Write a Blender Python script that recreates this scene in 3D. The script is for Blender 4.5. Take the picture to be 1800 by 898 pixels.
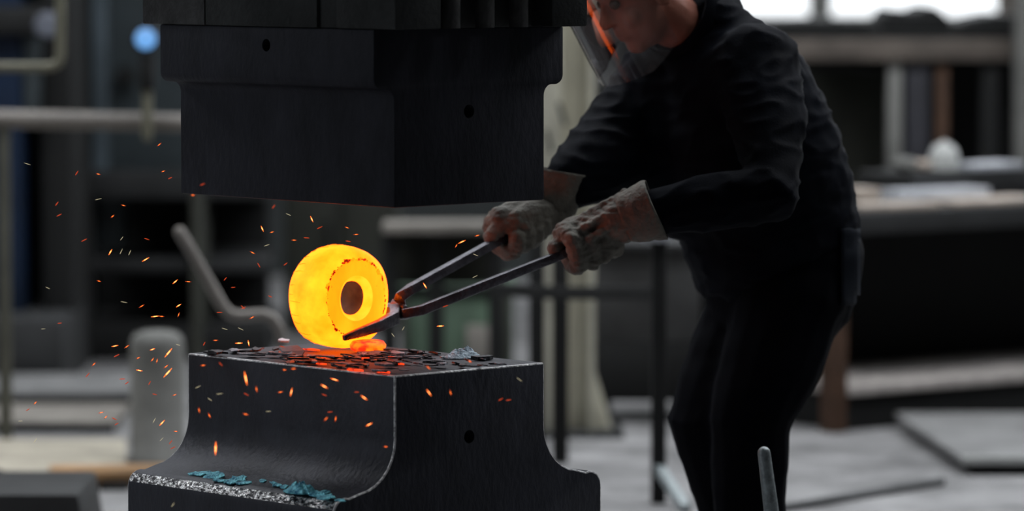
import bpy, bmesh, math, random
from mathutils import Vector, Matrix, noise
from mathutils.bvhtree import BVHTree
R = math.radians
rnd = random.Random(7)
sc = bpy.context.scene
for o in list(bpy.data.objects): bpy.data.objects.remove(o)

# ------------------------------------------------------------------ camera
FPX = 8000.0                     # focal length in pixels of the 1800 x 898 frame
PITCH = R(4.07)
CAM_H = 1.59
cam_d = bpy.data.cameras.new('camera')
cam_d.sensor_width = 36.0
cam_d.lens = FPX / 1800 * 36
cam_d.clip_start = .1
cam_d.clip_end = 200
cam_d.dof.use_dof = True
cam_d.dof.focus_distance = 9.12
cam_d.dof.aperture_fstop = 2.2
cam_d.dof.aperture_blades = 0
cam = bpy.data.objects.new('camera', cam_d)
cam.location = (0, 0, CAM_H)
cam.rotation_euler = (math.pi / 2 - PITCH, 0, 0)
sc.collection.objects.link(cam)
sc.camera = cam

# ------------------------------------------------------------------ world, lights, exposure
w = bpy.data.worlds.new('world'); sc.world = w; w.use_nodes = True
w.node_tree.nodes['Background'].inputs[0].default_value = (.55, .66, .8, 1)
w.node_tree.nodes['Background'].inputs[1].default_value = .019
sc.view_settings.view_transform = 'Standard'
sc.view_settings.look = 'None'
sc.view_settings.exposure = 0
sc.view_settings.gamma = 1
sc.view_settings.use_curve_mapping = False
try:
    sc.cycles.use_denoising = True
    sc.cycles.sample_clamp_indirect = 4.0
except Exception:
    pass

def area_light(name, loc, target, sx, sy, power, col):
    l = bpy.data.lights.new(name, 'AREA'); l.shape = 'RECTANGLE'
    l.size = sx; l.size_y = sy; l.energy = power; l.color = col
    o = bpy.data.objects.new(name, l); sc.collection.objects.link(o)
    o.location = loc
    d = Vector(target) - Vector(loc)
    o.rotation_euler = d.to_track_quat('-Z', 'Y').to_euler()
    return o
# daylight through the two roof lights over the far half of the hall
area_light('roof_light_glow', (0, 13.4, 5.85), (0, 13.4, 0), 14, 1.5, 600, (.93, .96, 1))
area_light('roof_light_glow_far', (0, 19.0, 5.85), (0, 19.0, 0), 12, 1.2, 150, (.93, .96, 1))
# daylight through the side windows
area_light('side_window_glow', (-8.7, 7.0, 2.7), (0, 9.4, .6), 5, 2.4, 50, (.78, .86, 1))
area_light('added_glove_light', (2.6, 10.7, 5.85), (1.2, 10.2, 0), 4.5, 1.0, 105, (.93, .96, 1))  # unseen overhead light added to brighten the glove tops
area_light('gable_window_glow', (3.6, 20.7, 2.4), (3.0, 10, .6), 5, 2.2, 110, (.88, .94, 1))

# ------------------------------------------------------------------ helpers
FWD = Vector((0, math.cos(PITCH), -math.sin(PITCH)))
UPV = Vector((0, math.sin(PITCH), math.cos(PITCH)))
def P(px, py, Y):
    """the point of the hall that lies Y metres into it and shows at px, py"""
    d = Vector((1, 0, 0)) * ((px - 900) / FPX) + UPV * ((449 - py) / FPX) + FWD
    return Vector((0, 0, CAM_H)) + d * (Y / d.y)
def G(px, py, z):
    """the same for a point at height z"""
    d = Vector((1, 0, 0)) * ((px - 900) / FPX) + UPV * ((449 - py) / FPX) + FWD
    return Vector((0, 0, CAM_H)) + d * ((z - CAM_H) / d.z)

def mat(name, col, rough=.6, metal=0.0, var=.35, scale=6, bump=.15, bscale=60, stretch=(1, 1, 1), spec=.4, col2=None, sheen=0, lo=.3, hi=.72):
    m = bpy.data.materials.new(name); m.use_nodes = True
    nt = m.node_tree; N = nt.nodes; L = nt.links
    b = N['Principled BSDF']
    b.inputs['Roughness'].default_value = rough
    b.inputs['Metallic'].default_value = metal
    b.inputs['Specular IOR Level'].default_value = spec
    if sheen: b.inputs['Sheen Weight'].default_value = sheen
    tc = N.new('ShaderNodeTexCoord'); mp = N.new('ShaderNodeMapping')
    mp.inputs['Scale'].default_value = stretch
    L.new(tc.outputs['Object'], mp.inputs['Vector'])
    n1 = N.new('ShaderNodeTexNoise'); n1.inputs['Scale'].default_value = scale; n1.inputs['Detail'].default_value = 6
    n1.inputs['Roughness'].default_value = .65
    L.new(mp.outputs[0], n1.inputs['Vector'])
    cr = N.new('ShaderNodeValToRGB')
    c2 = col2 or tuple(min(1, c * (1 + var)) for c in col)
    c1 = tuple(c * (1 - var) for c in col)
    cr.color_ramp.elements[0].position = lo; cr.color_ramp.elements[1].position = hi
    cr.color_ramp.elements[0].color = (*c1, 1); cr.color_ramp.elements[1].color = (*c2, 1)
    L.new(n1.outputs['Fac'], cr.inputs[0]); L.new(cr.outputs[0], b.inputs['Base Color'])
    if bump:
        n2 = N.new('ShaderNodeTexNoise'); n2.inputs['Scale'].default_value = bscale; n2.inputs['Detail'].default_value = 4
        L.new(mp.outputs[0], n2.inputs['Vector'])
        bp = N.new('ShaderNodeBump'); bp.inputs['Strength'].default_value = bump; bp.inputs['Distance'].default_value = .01
        L.new(n2.outputs['Fac'], bp.inputs['Height']); L.new(bp.outputs[0], b.inputs['Normal'])
    return m

def glow(name, col, strength=1.0, col2=None, scale=40, lo=.4, hi=.6):
    m = bpy.data.materials.new(name); m.use_nodes = True
    nt = m.node_tree; N = nt.nodes; L = nt.links
    b = N['Principled BSDF']
    b.inputs['Base Color'].default_value = (.03, .02, .02, 1); b.inputs['Roughness'].default_value = .8
    b.inputs['Emission Strength'].default_value = strength
    if col2 is None:
        b.inputs['Emission Color'].default_value = (*col, 1)
    else:
        tc = N.new('ShaderNodeTexCoord'); n1 = N.new('ShaderNodeTexNoise')
        n1.inputs['Scale'].default_value = scale; n1.inputs['Detail'].default_value = 5
        L.new(tc.outputs['Object'], n1.inputs['Vector'])
        cr = N.new('ShaderNodeValToRGB')
        cr.color_ramp.elements[0].position = lo; cr.color_ramp.elements[1].position = hi
        cr.color_ramp.elements[0].color = (*col2, 1); cr.color_ramp.elements[1].color = (*col, 1)
        L.new(n1.outputs['Fac'], cr.inputs[0]); L.new(cr.outputs[0], b.inputs['Emission Color'])
    return m

WM = {}
def tag(o, label=None, cat=None, group=None, kind=None):
    if label: o['label'] = label
    if cat: o['category'] = cat
    if group: o['group'] = group
    if kind: o['kind'] = kind
    return o
def link(o): sc.collection.objects.link(o); return o
def empty(name, loc, label=None, cat=None, group=None):
    o = link(bpy.data.objects.new(name, None)); o.location = loc; o.empty_display_size = .1
    WM[o.name] = Matrix.Translation(Vector(loc))
    return tag(o, label, cat, group)
def adopt(o, parent):
    o.parent = parent
    o.matrix_parent_inverse = WM[parent.name].inverted()

class MB:
    def __init__(s): s.bm = bmesh.new()
    def raw(s, vs, fs, mi=0):
        bv = [s.bm.verts.new(v) for v in vs]
        for f in fs:
            try:
                fc = s.bm.faces.new([bv[i] for i in f]); fc.material_index = mi
            except ValueError: pass
        return bv
    def box(s, x0, x1, y0, y1, z0, z1, M=None, mi=0):
        vs = [Vector((x, y, z)) for z in (z0, z1) for y in (y0, y1) for x in (x0, x1)]
        if M: vs = [M @ v for v in vs]
        s.raw(vs, [(0, 2, 3, 1), (4, 5, 7, 6), (0, 1, 5, 4), (2, 6, 7, 3), (0, 4, 6, 2), (1, 3, 7, 5)], mi)
        return s
    def pbox(s, px0, px1, py0, py1, Y, depth, mi=0):
        a = P(px0, py1, Y); b = P(px1, py0, Y)
        return s.box(a.x, b.x, Y, Y + depth, a.z, b.z, mi=mi)
    def tube(s, pts, rad, side=None, n=14, cap='round', mi=0):
        pts = [Vector(p) for p in pts]
        rad = [(r, r) if not isinstance(r, (tuple, list)) else r for r in (rad if isinstance(rad, list) else [rad] * len(pts))]
        m = len(pts)
        tg = []
        for i in range(m):
            a = pts[max(i - 1, 0)]; b = pts[min(i + 1, m - 1)]
            if 0 < i < m - 1:
                t = (pts[i] - a).normalized() + (b - pts[i]).normalized()
            else: t = b - a
            tg.append(t.normalized())
        rings = []
        ref = Vector(side) if side is not None else None
        if ref is None:
            ref = Vector((0, 0, 1)).cross(tg[0])
            if ref.length < .1: ref = Vector((1, 0, 0))
        def ring(c, t, ra, rb):
            nonlocal ref
            u = (ref - t * ref.dot(t)).normalized(); v = t.cross(u)
            if side is None: ref = u
            return [c + u * (ra * math.cos(2 * math.pi * k / n)) + v * (rb * math.sin(2 * math.pi * k / n)) for k in range(n)]
        if cap == 'round':
            for th in (75, 50, 25):
                c = pts[0] - tg[0] * (min(rad[0]) * math.sin(R(th))); q = math.cos(R(th))
                rings.append(ring(c, tg[0], rad[0][0] * q, rad[0][1] * q))
        for i in range(m): rings.append(ring(pts[i], tg[i], *rad[i]))
        if cap == 'round':
            for th in (25, 50, 75):
                c = pts[-1] + tg[-1] * (min(rad[-1]) * math.sin(R(th))); q = math.cos(R(th))
                rings.append(ring(c, tg[-1], rad[-1][0] * q, rad[-1][1] * q))
        vs = [v for r in rings for v in r]
        fs = []
        for i in range(len(rings) - 1):
            for k in range(n):
                fs.append((i * n + k, i * n + (k + 1) % n, (i + 1) * n + (k + 1) % n, (i + 1) * n + k))
        if cap != 'open':
            fs.append(tuple(reversed(range(n)))); fs.append(tuple(range((len(rings) - 1) * n, len(rings) * n)))
        s.raw(vs, fs, mi)
        return s
    def ball(s, c, r, M=None, n=16, mi=0):
        c = Vector(c); r = (r, r, r) if not isinstance(r, (tuple, list)) else r
        vs = []; fs = []; h = n // 2
        for i in range(1, h):
            for k in range(n):
                a = math.pi * i / h; b = 2 * math.pi * k / n
                vs.append(Vector((r[0] * math.sin(a) * math.cos(b), r[1] * math.sin(a) * math.sin(b), r[2] * math.cos(a))))
        vs += [Vector((0, 0, r[2])), Vector((0, 0, -r[2]))]
        t = len(vs) - 2
        for i in range(h - 2):
            for k in range(n): fs.append((i * n + k, (i + 1) * n + k, (i + 1) * n + (k + 1) % n, i * n + (k + 1) % n))
        for k in range(n):
            fs.append((t, k, (k + 1) % n)); fs.append((t + 1, (h - 2) * n + (k + 1) % n, (h - 2) * n + k))
        s.raw([c + (M @ v if M else v) for v in vs], fs, mi)
        return s
    def sweep(s, pts, wh, up=(0, 0, 1), mi=0):
        """a bar of rectangular section; wh = (width, height) half sizes, one pair or one per point"""
        pts = [Vector(p) for p in pts]; m = len(pts)
        wh = wh if isinstance(wh, list) else [wh] * m
        up = Vector(up); vs = []; fs = []
        for i in range(m):
            a = pts[max(i - 1, 0)]; b = pts[min(i + 1, m - 1)]
            t = (b - a).normalized()
            sd = t.cross(up).normalized(); u = sd.cross(t)
            w_, h_ = wh[i]
            for (p, q) in ((-1, -1), (1, -1), (1, 1), (-1, 1)): vs.append(pts[i] + sd * (p * w_) + u * (q * h_))
        for i in range(m - 1):
            for k in range(4): fs.append((i * 4 + k, i * 4 + (k + 1) % 4, (i + 1) * 4 + (k + 1) % 4, (i + 1) * 4 + k))
        fs.append((3, 2, 1, 0)); fs.append(tuple(range((m - 1) * 4, m * 4)))
        s.raw(vs, fs, mi)
        return s
    def prism(s, poly, M, h0, h1, mi=0):
        """poly (a, b) pairs extruded from h0 to h1; M maps (a, b, h) to the hall"""
        n = len(poly)
        vs = [M(a, b, h0) for a, b in poly] + [M(a, b, h1) for a, b in poly]
        fs = [tuple(range(n)), tuple(range(2 * n - 1, n - 1, -1))]
        for k in range(n): fs.append((k, (k + 1) % n, n + (k + 1) % n, n + k))
        s.raw(vs, fs, mi)
        return s
    def lathe(s, prof, M, n=32, mi=0, closed=False):
        """prof = (radius, along) pairs; M maps local (x, y, z=along) to the hall"""
        vs = []; fs = []; m = len(prof)
        for (r, z) in prof:
            for k in range(n): vs.append(M @ Vector((r * math.cos(2 * math.pi * k / n), r * math.sin(2 * math.pi * k / n), z)))
        for i in range(m if closed else m - 1):
            j = (i + 1) % m
            for k in range(n): fs.append((i * n + k, i * n + (k + 1) % n, j * n + (k + 1) % n, j * n + k))
        if not closed:
            if prof[0][0] > 1e-5: fs.append(tuple(reversed(range(n))))
            if prof[-1][0] > 1e-5: fs.append(tuple(range((m - 1) * n, m * n)))
        s.raw(vs, fs, mi)
        return s
    def build(s, name, m, parent=None, bevel=0, seg=2, angle=40, bevel_mat=None, smooth=35, remesh=0, smooth_it=0, disp=None):
        bm = s.bm
        bmesh.ops.remove_doubles(bm, verts=bm.verts, dist=1e-6)
        bmesh.ops.recalc_face_normals(bm, faces=bm.faces)
        if bevel:
            ed = [e for e in bm.edges if len(e.link_faces) == 2 and e.calc_face_angle(0) > R(angle)]
            kw = dict(geom=ed, offset=bevel, segments=seg, profile=.5, affect='EDGES', clamp_overlap=True)
            if bevel_mat is not None: kw['material'] = bevel_mat
            bmesh.ops.bevel(bm, **kw)
        off = Vector((0, 0, 0))
        if parent is None and len(bm.verts):
            xs = [v.co for v in bm.verts]
            off = Vector(((min(v.x for v in xs) + max(v.x for v in xs)) / 2, (min(v.y for v in xs) + max(v.y for v in xs)) / 2, min(v.z for v in xs)))
            for v in bm.verts: v.co -= off
        me = bpy.data.meshes.new(name)
        bm.to_mesh(me); bm.free()
        for mm in (m if isinstance(m, (list, tuple)) else [m]): me.materials.append(mm)
        o = link(bpy.data.objects.new(name, me))
        if remesh:
            md = o.modifiers.new('r', 'REMESH'); md.mode = 'VOXEL'; md.voxel_size = remesh
            if smooth_it:
                ms = o.modifiers.new('s', 'SMOOTH'); ms.factor = .5; ms.iterations = smooth_it
            dg = bpy.context.evaluated_depsgraph_get()
            me2 = bpy.data.meshes.new_from_object(o.evaluated_get(dg))
            o.modifiers.clear(); o.data = me2; bpy.data.meshes.remove(me); me = me2; me.name = name
            if disp:
                nr = [v.normal.copy() for v in me.vertices]
                for v, nn in zip(me.vertices, nr): v.co += nn * disp(v.co + off)
                me.update()
            me.materials.clear()
            for mm in (m if isinstance(m, (list, tuple)) else [m]): me.materials.append(mm)
            smooth = 180
        if smooth:
            me.shade_smooth()
            if smooth < 180: me.set_sharp_from_angle(angle=R(smooth))
        if parent is not None: adopt(o, parent); WM[o.name] = Matrix.Identity(4)
        else: o.location = off; WM[o.name] = Matrix.Translation(off)
        return o
def cut(o, cutter_mb):
    """cut a hole into a finished object"""
    c = cutter_mb.build('cutter', o.data.materials[0], smooth=0)
    bpy.context.view_layer.update()
    md = o.modifiers.new('b', 'BOOLEAN'); md.operation = 'DIFFERENCE'; md.object = c; md.solver = 'EXACT'
    dg = bpy.context.evaluated_depsgraph_get()
    me = bpy.data.meshes.new_from_object(o.evaluated_get(dg))
    old = o.data; o.modifiers.clear(); o.data = me; nm = old.name; bpy.data.meshes.remove(old); me.name = nm
    bpy.data.objects.remove(c)
def axis_matrix(origin, zdir, xhint=(0, 0, 1)):
    z = Vector(zdir).normalized(); x = Vector(xhint); x = (x - z * x.dot(z)).normalized(); y = z.cross(x)
    M = Matrix((x, y, z)).transposed().to_4x4(); M.translation = Vector(origin)
    return M

# ------------------------------------------------------------------ materials
M = {}
M['concrete'] = mat('concrete_floor', (.20, .198, .20), .75, 0, .6, 3.2, .4, 22)
M['wall'] = mat('hall_wall', (.035, .04, .04), .85, 0, .4, 1.2, .2, 20)
M['roofing'] = mat('roof_sheet', (.10, .10, .10), .8, 0, .3, 2, 0)
M['die'] = mat('forged_die_steel', (.029, .031, .042), .55, .35, .4, 9, .22, 90, stretch=(1, 1, .45))
M['die_shaded'] = mat('shaded_die_steel', (.026, .027, .035), .65, 0, .4, 9, .2, 90, stretch=(1, 1, .45), spec=.15)  # same die steel, darkened for the shade on the upper block
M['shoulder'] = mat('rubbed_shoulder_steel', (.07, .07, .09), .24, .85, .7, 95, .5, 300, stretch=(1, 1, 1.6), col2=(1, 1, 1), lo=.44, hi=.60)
M['die_worn'] = mat('worn_die_edge', (.42, .42, .46), .40, .6, .6, 120, .4, 200, col2=(1, 1, 1))
M['ram'] = mat('ram_steel', (.03, .032, .032), .65, 0, .5, 7, .25, 70, spec=.15)
M['ram_light'] = mat('scuffed_ram_steel', (.06, .06, .06), .55, .1, .6, 10, .3, 80, spec=.2)
M['tongs'] = mat('tong_steel', (.13, .13, .15), .42, .75, .5, 30, .35, 120)
M['flake'] = mat('scale_flake', (.05, .05, .056), .5, .4, .6, 40, .6, 150)
M['flake_grey'] = mat('grey_scale_flake', (.22, .23, .26), .5, .3, .5, 40, .6, 150)
M['flake_pale'] = mat('pale_blue_scale', (.26, .38, .50), .6, .1, .6, 90, .8, 200, col2=(.60, .74, .85))
M['flake_teal'] = mat('teal_scale', (.012, .34, .58), .30, .4, .5, 70, .7, 200, col2=(.30, .90, 1), lo=.4, hi=.66)
M['skin'] = mat('skin', (.36, .135, .09), .55, 0, .15, 12, .1, 90)
M['navy'] = mat('navy_cloth', (.0034, .0046, .0082), .8, 0, .4, 5, .12, 220, spec=.06)
M['navy2'] = mat('navy_trouser_cloth', (.0032, .0038, .0062), .85, 0, .4, 5, .12, 220, spec=.05)
M['leather'] = mat('glove_leather', (.175, .165, .14), .75, 0, .45, 14, .5, 110)
M['leather_red'] = mat('glove_lining', (.22, .09, .07), .85, 0, .4, 20, .4, 120)
M['boot'] = mat('boot_leather', (.02, .018, .016), .5, 0, .4, 12, .3, 90)
M['cap'] = mat('cap_cloth', (.012, .014, .02), .8, 0, .3, 10, .2, 150)
M['band'] = mat('shield_band', (.03, .03, .03), .4, 0, .2, 10, 0)
M['eye'] = mat('eye', (.10, .07, .05), .2, 0, .05, 5, 0)
M['cream'] = mat('cream_paint', (.58, .56, .46), .6, 0, .25, 3, .15, 30)
M['cream_pipe'] = mat('cream_pipe_paint', (.15, .145, .105), .55, 0, .3, 5, .1, 30)
M['rail'] = mat('pale_rail_paint', (.17, .155, .14), .5, 0, .25, 4, .1, 30)
M['blue'] = mat('dark_blue_paint', (.003, .012, .034), .5, 0, .4, 3, .1, 30)
M['bluegrey'] = mat('blue_grey_paint', (.04, .052, .058), .6, 0, .35, 2.5, .1, 30)
M['bluegrey2'] = mat('pale_blue_grey_paint', (.085, .11, .13), .6, 0, .3, 3, .1, 30)
M['black'] = mat('flat_black', (.006, .0065, .0065), .8, 0, .4, 3, .2, 30)  # flat black; also used for strips and sheets standing in for shade
M['darkgrey'] = mat('dark_grey_steel', (.026, .027, .028), .65, .2, .4, 4, .2, 30)
M['olive'] = mat('olive_grey_paint', (.03, .032, .025), .7, 0, .4, 3, .2, 30)
M['green'] = mat('green_paint', (.07, .11, .075), .7, 0, .4, 5, .2, 30)
M['wood'] = mat('brown_wood', (.26, .15, .07), .7, 0, .5, 7, .3, 40, stretch=(.3, 1, 1))
M['wood_dark'] = mat('rusty_brown', (.06, .03, .017), .75, 0, .5, 6, .3, 40)
M['board'] = mat('grey_beige_board', (.20, .185, .165), .75, 0, .35, 4, .2, 40)
M['board_grey'] = mat('grey_board', (.17, .17, .17), .75, 0, .35, 4, .2, 40)
M['bin'] = mat('grey_bin_steel', (.045, .045, .045), .6, .1, .4, 4, .2, 30)
M['navy3'] = mat('navy_pocket_cloth', (.009, .012, .018), .8, 0, .3, 5, .12, 220, spec=.08)
M['rail_post'] = mat('dull_post_paint', (.07, .07, .055), .6, 0, .3, 5, .1, 30)
M['shelf'] = mat('pale_shelf_board', (.38, .35, .33), .75, 0, .45, 9, .2, 40)
M['floor_rod'] = mat('grey_rod', (.085, .087, .09), .6, .2, .3, 8, .1, 40)
M['sheet'] = mat('beige_floor_tone', (.34, .31, .25), .7, 0, .4, 5, .2, 40)
M['gauge'] = mat('grey_gauge', (.13, .14, .17), .4, .1, .2, 8, 0)
M['bollard'] = mat('grey_bollard', (.165, .165, .155), .7, 0, .4, 4, .2, 40)
M['paper'] = mat('pale_metal_sheet', (.48, .50, .54), .45, .1, .25, 6, .1, 40)
M['paper_warm'] = mat('beige_sheet', (.40, .34, .29), .6, 0, .3, 6, .1, 40)
M['white'] = mat('white_shell', (.42, .43, .42), .4, 0, .15, 6, .05, 30)
M['beam'] = mat('brown_grey_beam', (.11, .092, .078), .7, 0, .5, 5, .2, 30)
M['purple'] = mat('purple_grey_paint', (.02, .02, .026), .7, 0, .3, 4, .1, 30)
M['lever'] = mat('bare_steel_rod', (.30, .34, .35), .4, .25, .5, 60, .2, 90)
M['pane'] = glow('daylight_glass', (.93, .97, 1), 1.6)
M['lamp_blue'] = glow('blue_signal_lens', (.16, .42, .86), 1.0)

def visor_material():
    m = bpy.data.materials.new('clear_visor'); m.use_nodes = True
    nt = m.node_tree; N = nt.nodes; L = nt.links; N.clear()
    out = N.new('ShaderNodeOutputMaterial')
    tr = N.new('ShaderNodeBsdfTransparent'); tr.inputs[0].default_value = (.86, .87, .88, 1)
    gl = N.new('ShaderNodeBsdfGlossy'); gl.inputs['Roughness'].default_value = .03
    df = N.new('ShaderNodeBsdfDiffuse'); df.inputs[0].default_value = (.5, .5, .5, 1)
    fr = N.new('ShaderNodeFresnel'); fr.inputs[0].default_value = 1.62
    mx = N.new('ShaderNodeMixShader'); m2 = N.new('ShaderNodeMixShader')
    tc = N.new('ShaderNodeTexCoord'); ns = N.new('ShaderNodeTexNoise'); ns.inputs['Scale'].default_value = 30; ns.inputs['Detail'].default_value = 8
    L.new(tc.outputs['Object'], ns.inputs['Vector'])
    rp = N.new('ShaderNodeMapRange'); rp.inputs[1].default_value = .4; rp.inputs[2].default_value = .8; rp.inputs[3].default_value = .03; rp.inputs[4].default_value = .12
    L.new(ns.outputs['Fac'], rp.inputs[0])
    L.new(rp.outputs[0], m2.inputs[0]); L.new(tr.outputs[0], m2.inputs[1]); L.new(df.outputs[0], m2.inputs[2])
    L.new(fr.outputs[0], mx.inputs[0]); L.new(m2.outputs[0], mx.inputs[1]); L.new(gl.outputs[0], mx.inputs[2])
    L.new(mx.outputs[0], out.inputs['Surface'])
    return m
M['visor'] = visor_material()

def ring_material():
    """white-hot steel: the red end is far beyond what the picture holds, the green end decides the hue"""
    m = bpy.data.materials.new('red_hot_steel'); m.use_nodes = True
    nt = m.node_tree; N = nt.nodes; L = nt.links
    b = N['Principled BSDF']; b.inputs['Base Color'].default_value = (.05, .02, .01, 1); b.inputs['Roughness'].default_value = .8
    tc = N.new('ShaderNodeTexCoord')
    n1 = N.new('ShaderNodeTexNoise'); n1.inputs['Scale'].default_value = 16; n1.inputs['Detail'].default_value = 5
    mp = N.new('ShaderNodeMapping'); mp.inputs['Scale'].default_value = (1, 1, .5)
    L.new(tc.outputs['Object'], mp.inputs[0]); L.new(mp.outputs[0], n1.inputs['Vector'])
    cr = N.new('ShaderNodeValToRGB')
    e = cr.color_ramp.elements
    e[0].position = .25; e[0].color = (RED, .38, .004, 1)
    e[1].position = .72; e[1].color = (RED, .62, .012, 1)
    k = e.new(.48); k.color = (RED, .49, .006, 1)
    L.new(n1.outputs['Fac'], cr.inputs[0])
    n2 = N.new('ShaderNodeTexNoise'); n2.inputs['Scale'].default_value = 110; n2.inputs['Detail'].default_value = 3
    L.new(tc.outputs['Object'], n2.inputs['Vector'])
    r2 = N.new('ShaderNodeMapRange'); r2.inputs[1].default_value = .70; r2.inputs[2].default_value = .76
    L.new(n2.outputs['Fac'], r2.inputs[0])
    mx = N.new('ShaderNodeMixRGB'); mx.inputs[2].default_value = (1.2, .12, .002, 1)
    L.new(r2.outputs[0], mx.inputs[0]); L.new(cr.outputs[0], mx.inputs[1])
    L.new(mx.outputs[0], b.inputs['Emission Color']); b.inputs['Emission Strength'].default_value = 1
    return m
RED = 6.0
M['hot'] = ring_material()
M['hot_side'] = glow('hot_barrel', (RED, .80, .02), 1, (RED, .50, .006), 20, .32, .66)
M['hot_bright'] = glow('hot_bore_lip', (RED, .80, .03), 1, (RED, .6, .01), 30, .3, .6)
M['hot_scale'] = glow('cooling_scale_groove', (RED, .42, .004), 1, (.30, .012, .001), 75, .50, .56)
M['hot_crack'] = glow('cooling_crack', (3.0, .30, .003), 1)
M['bore'] = glow('dark_bore', (.13, .035, .012), 1, (.035, .008, .004), 25, .35, .7)
M['ember'] = glow('glowing_slug', (2.6, .30, .006), 1, (1.4, .03, .004), 45, .4, .6)
M['ember_red'] = glow('red_hot_flake', (1.7, .075, .006), 1, (.25, .006, .002), 60, .36, .56)
M['spark_a'] = glow('bright_spark', (4.5, 1.1, .28), 1)
M['spark_b'] = glow('orange_spark', (2.0, .32, .04), 1)
M['spark_c'] = glow('red_spark', (.5, .05, .012), 1)
M['spark_d'] = glow('pale_spark', (.55, .48, .30), 1)

# ------------------------------------------------------------------ the hall
def struct(o, kind='structure'): o['kind'] = kind; return o
struct(MB().box(-9, 9, -4, 21, -.2, 0).build('floor', M['concrete'], smooth=0))
struct(MB().box(-9.25, -9, -4, 21.3, 0, 6).build('wall_left', M['wall'], smooth=0))
struct(MB().box(9, 9.25, -4, 21.3, 0, 6).build('wall_right', M['wall'], smooth=0))
wb = MB().box(-9, .55, 21, 21.3, 0, 6).box(.55, 9, 21, 21.3, 0, 1.17).box(.55, 9, 21, 21.3, 3.6, 6)
struct(wb.build('wall_back', M['wall'], smooth=0))
cl = MB().box(-9.25, 9.25, -4, 10.2, 6, 6.2).box(-9.25, 9.25, 11.2, 12.6, 6, 6.2).box(-9.25, 9.25, 14.2, 18.4, 6, 6.2).box(-9.25, 9.25, 19.6, 21.3, 6, 6.2)
struct(cl.build('ceiling', M['roofing'], smooth=0))
win = struct(empty('window_1', (4.5, 21.1, 1.17)))
for i in range(9):
    x0 = .554 + i * .87
    MB().box(x0 + .05, x0 + .82, 21.12, 21.14, 1.20, 3.57).build('pane', M['pane'], win, smooth=0)
for i, x in enumerate([.554 + i * .87 for i in range(10)]):
    MB().box(x - .05, x + .05, 21.03, 21.16, 1.17, 3.6).build('mullion', M['beam' if i == 2 else 'bollard'], win, smooth=0)
MB().box(.55, 9, 21.0, 21.17, 1.15, 1.20).build('window_sill', M['bollard'], win, smooth=0)
sk = struct(empty('window_2', (0, 13.4, 6)))
for i in range(6): MB().box(-9 + 3 * i, -6.04 + 3 * i, 12.6, 14.2, 6.1, 6.12).build('pane', M['pane'], sk, smooth=0)
for i in range(5): MB().box(-6.04 + 3 * i, -6 + 3 * i, 12.6, 14.2, 6.0, 6.15).build('glazing_bar', M['darkgrey'], sk, smooth=0)
sk2 = struct(empty('window_3', (0, 19, 6)))
for i in range(6): MB().box(-9 + 3 * i, -6.04 + 3 * i, 18.4, 19.6, 6.1, 6.12).build('pane', M['pane'], sk2, smooth=0)
for i in range(5): MB().box(-6.04 + 3 * i, -6 + 3 * i, 18.4, 19.6, 6.0, 6.15).build('glazing_bar', M['darkgrey'], sk2, smooth=0)
sk3 = struct(empty('added_skylight', (0, 10.7, 6)))  # unseen skylight added to go with the overhead light on the gloves
for i in range(6): MB().box(-9 + 3 * i, -6.04 + 3 * i, 10.2, 11.2, 6.1, 6.12).build('pane', M['pane'], sk3, smooth=0)
for i in range(5): MB().box(-6.04 + 3 * i, -6 + 3 * i, 10.2, 11.2, 6.0, 6.15).build('glazing_bar', M['darkgrey'], sk3, smooth=0)
sw = struct(empty('window_4', (-9, 7, 1.5)))
for i in range(4): MB().box(-8.99, -8.96, 4.5 + 1.25 * i, 5.7 + 1.25 * i, 1.5, 3.9).build('pane', M['pane'], sw, smooth=0)
for i in range(5): MB().box(-9, -8.93, 4.45 + 1.25 * i, 4.5 + 1.25 * i, 1.45, 3.95).build('mullion', M['darkgrey'], sw, smooth=0)

# ------------------------------------------------------------------ the two die blocks (axes turned to the camera)
A = R(42.6)
VX = Vector((math.cos(A), math.sin(A), 0))          # along the end face
UX = Vector((-math.sin(A), math.cos(A), 0))         # along the long face
C0 = Vector((-.2277, 8.8, 0))                       # the corner that points at the camera
def D(v, u, z): return C0 + VX * v + UX * u + Vector((0, 0, z))
DW, DL = .3975, .644
def arc(cx, cz, r, a0, a1, n=7): return [(cx + r * math.cos(R(a0 + (a1 - a0) * i / n)), cz + r * math.sin(R(a0 + (a1 - a0) * i / n))) for i in range(n + 1)]
def hole(v, u, z, along, r, depth):
    c = D(v, u, z)
    return MB().lathe([(r, -depth), (r, depth)], axis_matrix(c, along), 24)

ZT = .73
half = [(0, ZT), (0, .605)] + arc(-.098, .605, .098, 0, -84)[1:] + arc(-.126, .470, .032, 72, 180, 6) + [(-.158, .26), (-.06, .25), (-.06, .2)]
prof = half + [(DW - a, b) for a, b in reversed(half)]
ld = empty('lower_die', D(DW / 2, DL / 2, .2), 'dark steel lower forging block with flared foot under the glowing ring', 'die block')
bmb = MB(); bmb.prism(prof, lambda a, b, h: D(a, h, b), 0, DL)
body = bmb.build('die_body', [M['die'], M['die_worn'], M['shoulder']], ld, bevel=.0035, seg=2, angle=60, bevel_mat=1)
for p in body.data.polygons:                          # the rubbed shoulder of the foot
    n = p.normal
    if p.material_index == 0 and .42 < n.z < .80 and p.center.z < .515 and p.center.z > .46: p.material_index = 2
cut(body, hole(DW * .49, 0, .596, UX, .0135, .06))
body.data.shade_smooth(); body.data.set_sharp_from_angle(angle=R(35))
ab = empty('anvil_base', D(DW / 2, DL / 2, 0), 'massive dark steel anvil base carrying the lower forging block', 'anvil')
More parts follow.
